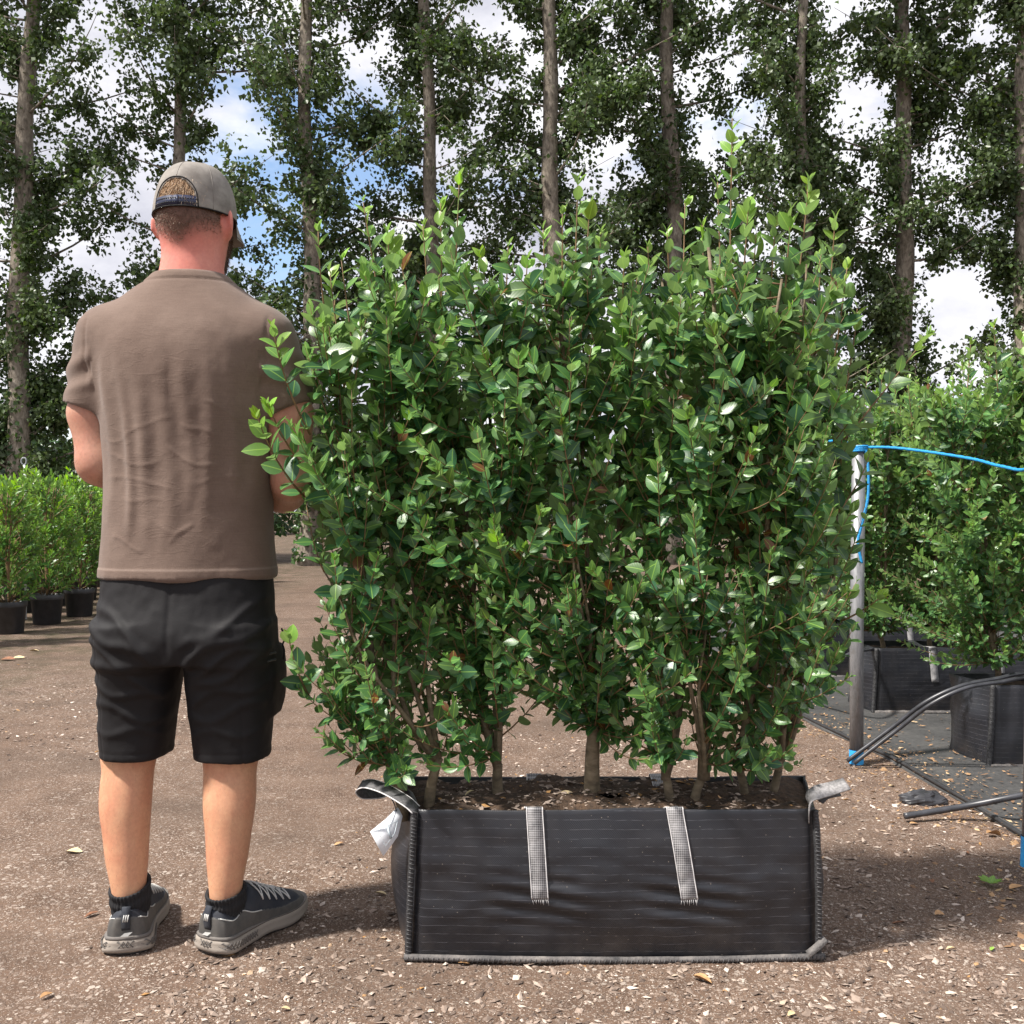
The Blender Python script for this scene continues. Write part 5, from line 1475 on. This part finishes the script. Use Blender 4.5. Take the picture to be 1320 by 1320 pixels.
for k, (X, Y, lab, npl, npart) in enumerate(rows_right):
    simple_bag(60 + k, X, Y, lab, npl, npart)
    for q in range(npl):
        rng = np.random.default_rng(900 + k * 10 + q)
        bx = X + .10 + q * .245; by = Y + .14
        if bx - .25 > (by) * .53 + .35: continue
        root = thing('hedge_shrub', 'glossy hedge shrub, %s from the path end in the %s' % (shrub_words[q].replace('the ', ''), ('bag the pipe lies on', 'bag behind the post', 'second bag row behind the post', 'back row bag')[k]), 'shrub', (bx, by, .31), 'hedge shrubs in the bags behind the post')
        ht = (1.60, 1.60, 1.62, 1.68)[k] + rng.uniform(-.05, .05)
        st = [((bx + rng.uniform(-.12, .12) - (.06 if q == 0 else 0), by + rng.uniform(-.1, .1), ht - .15), .009) for _ in range(3)]
        T = []
        while len(T) < (240 if k < 2 else 150):
            z = rng.uniform(.42, ht); w = .26 * math.sin(math.pi * min(1, (z - .3) / (ht - .05))) ** .35
            T.append((bx + np.clip(rng.normal() * .16, -.28, .28) - (.10 if q == 0 else 0), by + np.clip(rng.normal() * .5, -1, 1) * w, z))
        Ld = []
        for _ in range(4):
            e = np.array([bx + rng.uniform(-.18, .14), by + rng.uniform(-.15, .15), ht + rng.uniform(.02, .20)]); Ld.append((e + (rng.uniform(-.03, .03), 0, -.26), e, (0, 0, 0)))
        tot += hedge_shrub(root, rng, (bx, by, .31), st, T, Ld, 'privet_back', npart, size=(.034, .058), spacing=.028, tpl='lo', tip=.75, yc=by, min_px=10)
print('leaf parts', tot, 'objects', len(bpy.data.objects))

# ------------------------------------------------------------------ ground sheet, post, rope, pipes, bits
def sheet_material():
    t = NT('woven_ground_sheet')
    n = t.noise(3.2, 6, .68); f = t.noise(60, 4, .6)
    c = t.ramp(n, [(.3, (.022, .022, .023)), (.6, (.055, .054, .053)), (.85, (.12, .108, .098))])
    t.color(t.mix(.25, c, t.ramp(f, [(.3, .02), (.8, .16)])))
    t.set(Roughness=.62); t.bump(t.noise(220, 2), .3, .002); return t.m
M['sheet'] = sheet_material()
edge = [(1.60, 1.7), (1.575, 2.6), (1.562, 3.07), (1.545, 3.55), (1.518, 4.05), (1.47, 4.4), (1.42, 4.71), (1.38, 5.4), (1.30, 6.5), (1.22, 8.0), (1.15, 10.5)]
E = smooth_path([(a, b, 0) for a, b in edge], 90)
us = np.concatenate([[0, .006, .02, .05, .1], np.linspace(.2, 5.0, 34)])
VV = []
for e in E:
    for u in us:
        x, y = e[0] + u, e[1]
        VV.append((x, y, .010 + float(ground_h(np.array(x), np.array(y))) + .004 * float(vnoise(x * 5, y * 5, 2.2)) + (.010 if u == .006 else (.004 if u == .02 else (0 if u else -.010)))))
nu = len(us); i = np.arange(len(E) - 1)[:, None] * nu + np.arange(nu - 1)[None]
tag(obj('ground_sheet', mesh_np('ground_sheet', np.array(VV), np.stack([i, i + 1, i + nu + 1, i + nu], -1).reshape(-1, 4)), M['sheet']), 'black woven weed sheet laid under the hedging rows', 'ground sheet')
mb = MB(); mb.add(*tube(E + np.array([.004, 0, .014]) + np.stack([.006 * vnoise(E[:, 1] * 3, 0 * E[:, 1], .2), 0 * E[:, 0], .003 * vnoise(E[:, 1] * 4, 0 * E[:, 1], 4.2)], -1), .0075, 6))
tag(mb.build('sheet_border', M['pot']), 'rolled black border cord along the weed sheet edge', 'cord')
# dry litter: on the sheet and along its edge
rng = np.random.default_rng(21)
M['litter'] = None
def litter_material():
    t = NT('dry_litter'); g = t.node('Attribute', attribute_name='leafdata'); sp = t.node('SeparateColor'); t.link(g.outputs['Color'], sp.inputs[0])
    t.color(t.ramp(sp.outputs[0], [(0, (.10, .055, .03)), (.4, (.25, .145, .075)), (.75, (.33, .20, .10)), (.96, (.50, .37, .22))])); t.set(Roughness=.8); return t.m
M['litter'] = litter_material()
n = 9000
y = 2.2 + 5.2 * rng.random(n) ** 1.3
ex = np.interp(y, E[:, 1], E[:, 0])
x = ex + rng.normal(size=n) * .16 - .06 + np.where(rng.random(n) < .35, rng.random(n) * 1.5, 0)
keep = fbm(x * 3, y * 3, 6.6, 3) + rng.random(n) * 1.2 > .35
x, y, ex = x[keep], y[keep], ex[keep]; s = .002 + .0075 * rng.random(len(x)) ** 2.6
zz = ground_h(x, y) + np.where(x > ex, .018, .002)
scatter_chips(np.stack([x, y, zz], -1), s, .22, rng.random(len(x)), 'leaf_litter', M['litter'], 'dry brown leaf litter along the weed sheet edge')

def galv():
    t = NT('galvanised_steel'); n = t.noise(60, 5, .7, t.mapping((1, 1, .25))); n2 = t.noise(18, 5, .7)
    t.color(t.mix(t.ramp(n2, [(.55, 0.0), (.75, .6)]), t.ramp(n, [(.3, (.16, .165, .17)), (.7, (.33, .33, .34))]), (.17, .14, .11)))
    t.set(Metallic=.55, Roughness=.5); t.bump(n, .15, .002); return t.m
M['galv'] = galv()
M['blue_rope'] = simple('blue_rope', (.01, .27, .60), .5, .25, 200, .9, 500, bdist=.003)
M['blue_tape'] = simple('blue_tape', (.03, .34, .75), .45, .15, 40)
M['pipe'] = simple('black_pipe', (.035, .036, .042), .38, .4, 25, spec=.6)
p1 = on_ground(1104, 984); p1z = 1.0 + (660 - 574) / F_PX * p1.y
post = thing('metal_post', 'galvanised steel post with blue rope tied round its top', 'post', p1)
mb = MB(); a = .0265
mb.add(*tube([(0, 0, -.05), (.001, 0, .5), (.010, 0, p1z)], a, 20)); mb.build('tube', M['galv'], post)
mb = MB(); mb.add(*tube([(0, 0, .0), (0, 0, .055)], a + .0015, 20, cap=False)); mb.build('tape_band', M['blue_tape'], post)
q1 = np.array([p1.x + .010, p1.y, p1z])
rope_r = .0055
rp = thing('blue_rope', 'bright blue rope tied to the galvanised post and running to the next post', 'rope', (q1[0], q1[1], q1[2]))
mb = MB(); t = np.linspace(0, 6.283 * 3.2, 80)
mb.add(*tube(np.stack([(a + .004) * np.cos(t), (a + .004) * np.sin(t), -.028 + .008 * t / 6.283], -1), rope_r, 6)); mb.build('knot', M['blue_rope'], rp)
# second post at the frame's edge
p2 = on_ground(1329, 1117)
post2 = thing('metal_post', 'galvanised steel post with blue tape at its foot, nearer the big planter bag', 'post', p2)
p2z = 1.27
mb = MB(); mb.add(*tube([(0, 0, -.05), (.012, 0, .5), (.045, 0, p2z)], .0265, 20)); mb.build('tube', M['galv'], post2)
mb = MB(); mb.add(*tube([(0, 0, .0), (.002, 0, .085)], .028, 20, cap=False)); mb.build('tape_band', M['blue_tape'], post2)
end = np.array([p2.x + .045, p2.y, p2z - .02])
pts = [q1 + (a, -.004, -.008), at(1150, 577, 3.88), at(1200, 583, 3.72), at(1255, 592, 3.50), at(1290, 601, 3.30), at(1325, 603, 3.1), end + (-.02, 0, -.02)]
mb = MB(); mb.add(*tube(smooth_path([np.array(tuple(p)) - q1 for p in pts], 90), rope_r * (1 + .12 * np.sin(np.arange(90) * 2.1)), 7)); mb.build('span', M['blue_rope'], rp)
pts = [q1 + (a * .6, -a, -.02), at(1119, 600, p1.y - .035), at(1119, 640, p1.y - .036), at(1110, 680, p1.y - .036), at(1106, 700, p1.y - .034), at(1111, 726, p1.y - .036)]
mb = MB(); mb.add(*tube(smooth_path([np.array(tuple(p)) - q1 for p in pts], 60), rope_r, 7)); mb.build('loose_end', M['blue_rope'], rp)
pts = [q1 + (-a, 0, -.006), at(1075, 568, 4.2), at(990, 586, 4.6), at(905, 580, 5.0)]
mb = MB(); mb.add(*tube(smooth_path([np.array(tuple(p)) - q1 for p in pts], 40), rope_r, 6)); mb.build('span', M['blue_rope'], rp)

def pipe(pts, r, label, n=60):
    P = smooth_path(pts, n); b = P[0].copy()
    mb = MB(); mb.add(*tube(P, r, 12))
    o = mb.build('water_pipe', M['pipe'], None, off=b); o.location = b
    return tag(o, label, 'pipe')
g0 = on_ground(1092, 981, .015)
pipe([g0, at(1150, 938, 3.93), at(1195, 904, 3.86), at(1240, 884, 3.84), at(1285, 875, 3.90), at(1340, 866, 4.0), at(1500, 862, 4.2)], .0085, 'black water pipe rising from the post foot and crossing the bag rim')
g0 = on_ground(1101, 984, .015)
pipe([g0, at(1158, 940, 3.90), at(1200, 908, 3.83), at(1245, 887, 3.81), at(1290, 879, 3.86), at(1345, 871, 3.96), at(1500, 866, 4.15)], .0080, 'second black pipe lying alongside the one at the post foot')
g0 = on_ground(1166, 1052, .02)
pipe([g0, at(1240, 1040, 3.25), at(1318, 1025, 3.20), at(1450, 1000, 3.2)], .0105, 'short open black pipe end resting on the ground before the sheet')
pipe([at(1030, 880, 5.2), at(1062, 864, 4.9), at(1090, 846, 4.75), at(1112, 838, 4.9), at(1150, 836, 5.3)], .010, 'thin black pipe arching behind the galvanised post')
# crumpled black plastic
c = on_ground(1190, 1035)
nu_, nv_ = 22, 12; u, v = np.meshgrid(np.linspace(0, 2 * np.pi, nu_, endpoint=False), np.linspace(0, 1, nv_))
rr = 1 - v ** 2.2
V = np.stack([.085 * np.cos(u) * rr, .045 * np.sin(u) * rr, .048 * v ** .8], -1).reshape(-1, 3)
V += nrm(V + 1e-6) * (fbm(V[:, 0] * 45, V[:, 1] * 45, V[:, 2] * 45, 3) * .011)[:, None]; V[:, 2] = np.maximum(V[:, 2], -.002)
i = np.arange(nv_ - 1)[:, None] * nu_; j = np.arange(nu_)[None]; k = (j + 1) % nu_
o = obj('plastic_scrap', mesh_np('plastic_scrap', V, np.stack([i + j, i + k, i + nu_ + k, i + nu_ + j], -1).reshape(-1, 4), False), simple('crumpled_plastic', (.03, .03, .034), .4, .4), None, (c.x, c.y, 0))
tag(o, 'crumpled scrap of black plastic lying by the weed sheet edge', 'scrap')

# fallen leaves one can pick out
def fallen_leaf(px, py, size, mat, label, rot, ratio=.5, seed=0, z=.004):
    r = random.Random(seed); V, F = leaf_template(ST_HI, r.uniform(.2, .7), r.uniform(-.3, .3), r.uniform(-.8, .8))
    V = V.copy() - (.5, 0, 0); V[:, 0] *= size; V[:, 1] *= size * ratio; V[:, 2] *= size * .6
    V[:, 2] -= V[:, 2].min()
    p = on_ground(px, py, 0); 
    o = obj('fallen_leaf', mesh_np('fallen_leaf', V, F), M[mat], None, (p.x, p.y, float(ground_h(np.array(p.x), np.array(p.y))) + z))
    o.rotation_euler = (r.uniform(-.25, .25), r.uniform(-.2, .2), rot)
    tag(o, label, 'leaf', 'leaves fallen on the yard')
fl = [(905, 1267, .045, 'dead_leaf', 'tan fallen leaf in front of the planter bag below its second strap', -.6), (598, 1243, .026, 'dead_leaf', 'small brown leaf at the front edge of the planter bag', .2),
      (1281, 1079, .055, 'dead_leaf', 'broad tan leaf beside the weed sheet border', .3), (1178, 1063, .03, 'dead_leaf', 'pale tan leaf under the open pipe end', .1), (1158, 1192, .032, 'brown_leaf', 'reddish brown curled leaf in the shade past the planter bag', -.3),
      (1211, 1181, .036, 'dead_leaf', 'curled tan leaf in the shade past the planter bag', .5), (1226, 1226, .022, 'pale_leaf', 'pale leaf lying between the bag shade and the near post', .1), (1279, 1226, .020, 'green_leaf', 'small lime green leaf on the bare earth', .9),
      (1201, 1138, .026, 'brown_leaf', 'dark red leaf beside the seedling', 1.2), (437, 1089, .03, 'dead_leaf', 'orange tan leaf between the man and the planter bag', .2), (491, 1155, .032, 'pale_leaf', 'pale curled leaf close to the end of the planter bag', -.2),
      (95, 1098, .05, 'pale_leaf', 'cream coloured leaf on gravel beside the bare left calf', .1), (118, 1183, .035, 'brown_leaf', 'dark leaf scrap touching the heel of the left shoe', .8), (10, 851, .10, 'brown_leaf', 'rusty brown leaf near the dusty pot', .1), (24, 849, .08, 'pale_leaf', 'pale leaf beside the rusty one near the pots', .4),
      (44, 840, .06, 'pale_leaf', 'yellow leaf on the mossy ground by the pots', .3), (1310, 1145, .05, 'dead_leaf', 'tan leaf at the foot of the near post', .4), (368, 1302, .02, 'pale_leaf', 'tiny pale leaf in front of the right shoe', .3), (1150, 1013, .03, 'pale_leaf', 'yellow leaf on the litter before the sheet', .2),
      (60, 1285, .03, 'dead_leaf', 'ginger leaf fragment in front of the left shoe', 1.0), (1020, 1310, .022, 'pale_leaf', 'straw coloured leaf below the bag corner', .6), (1245, 1100, .025, 'brown_leaf', 'brown scrap of leaf near the broad tan leaf', 2.0)]
for i, (px, py, sz_, m_, lab, rot) in enumerate(fl): fallen_leaf(px, py, sz_, m_, lab, rot, .5, i)
# seedling
c = on_ground(1277, 1142)
sd = thing('weed_seedling', 'small green weed seedling in bare earth near the post', 'weed', (c.x, c.y, 0))
rng = np.random.default_rng(2); me = leaf_variant(2, 3, 3, 'privet')
for q in range(7):
    a_ = q * 2.4; o = obj('leaf', me, None, sd); o.scale = (.035, .018, .018); o.rotation_euler = (0, -.5, a_); o.location = (0, 0, .006)
# leaves and chips lying on the soil in the bag
for i, (x_, y_, sz_, m_, lab) in enumerate([(.13, .12, .045, 'pale_leaf', 'yellow leaf on the soil between the straps'), (.485, .10, .03, 'dead_leaf', 'rust leaf on the soil past the second strap'), (.60, .08, .022, 'dead_leaf', 'small tan leaf on the soil in the bag corner'), (-.10, .14, .03, 'pale_leaf', 'pale leaf on the soil near the forked stem'), (.31, .06, .024, 'brown_leaf', 'brown leaf on the soil beside the second strap')]):
    r = random.Random(i); V, F = leaf_template(ST_HI, .4, .2, .5); V = (V - (.5, 0, 0)) * (sz_, sz_ * .45, sz_ * .6); V[:, 2] -= V[:, 2].min()
    o = obj('fallen_leaf', mesh_np('fallen_leaf', V, F), M[m_], None, (x_, BY + y_, .333)); o.rotation_euler = (.1, .1, i * 1.3)
    tag(o, lab, 'leaf', 'leaves fallen on the soil in the bag')
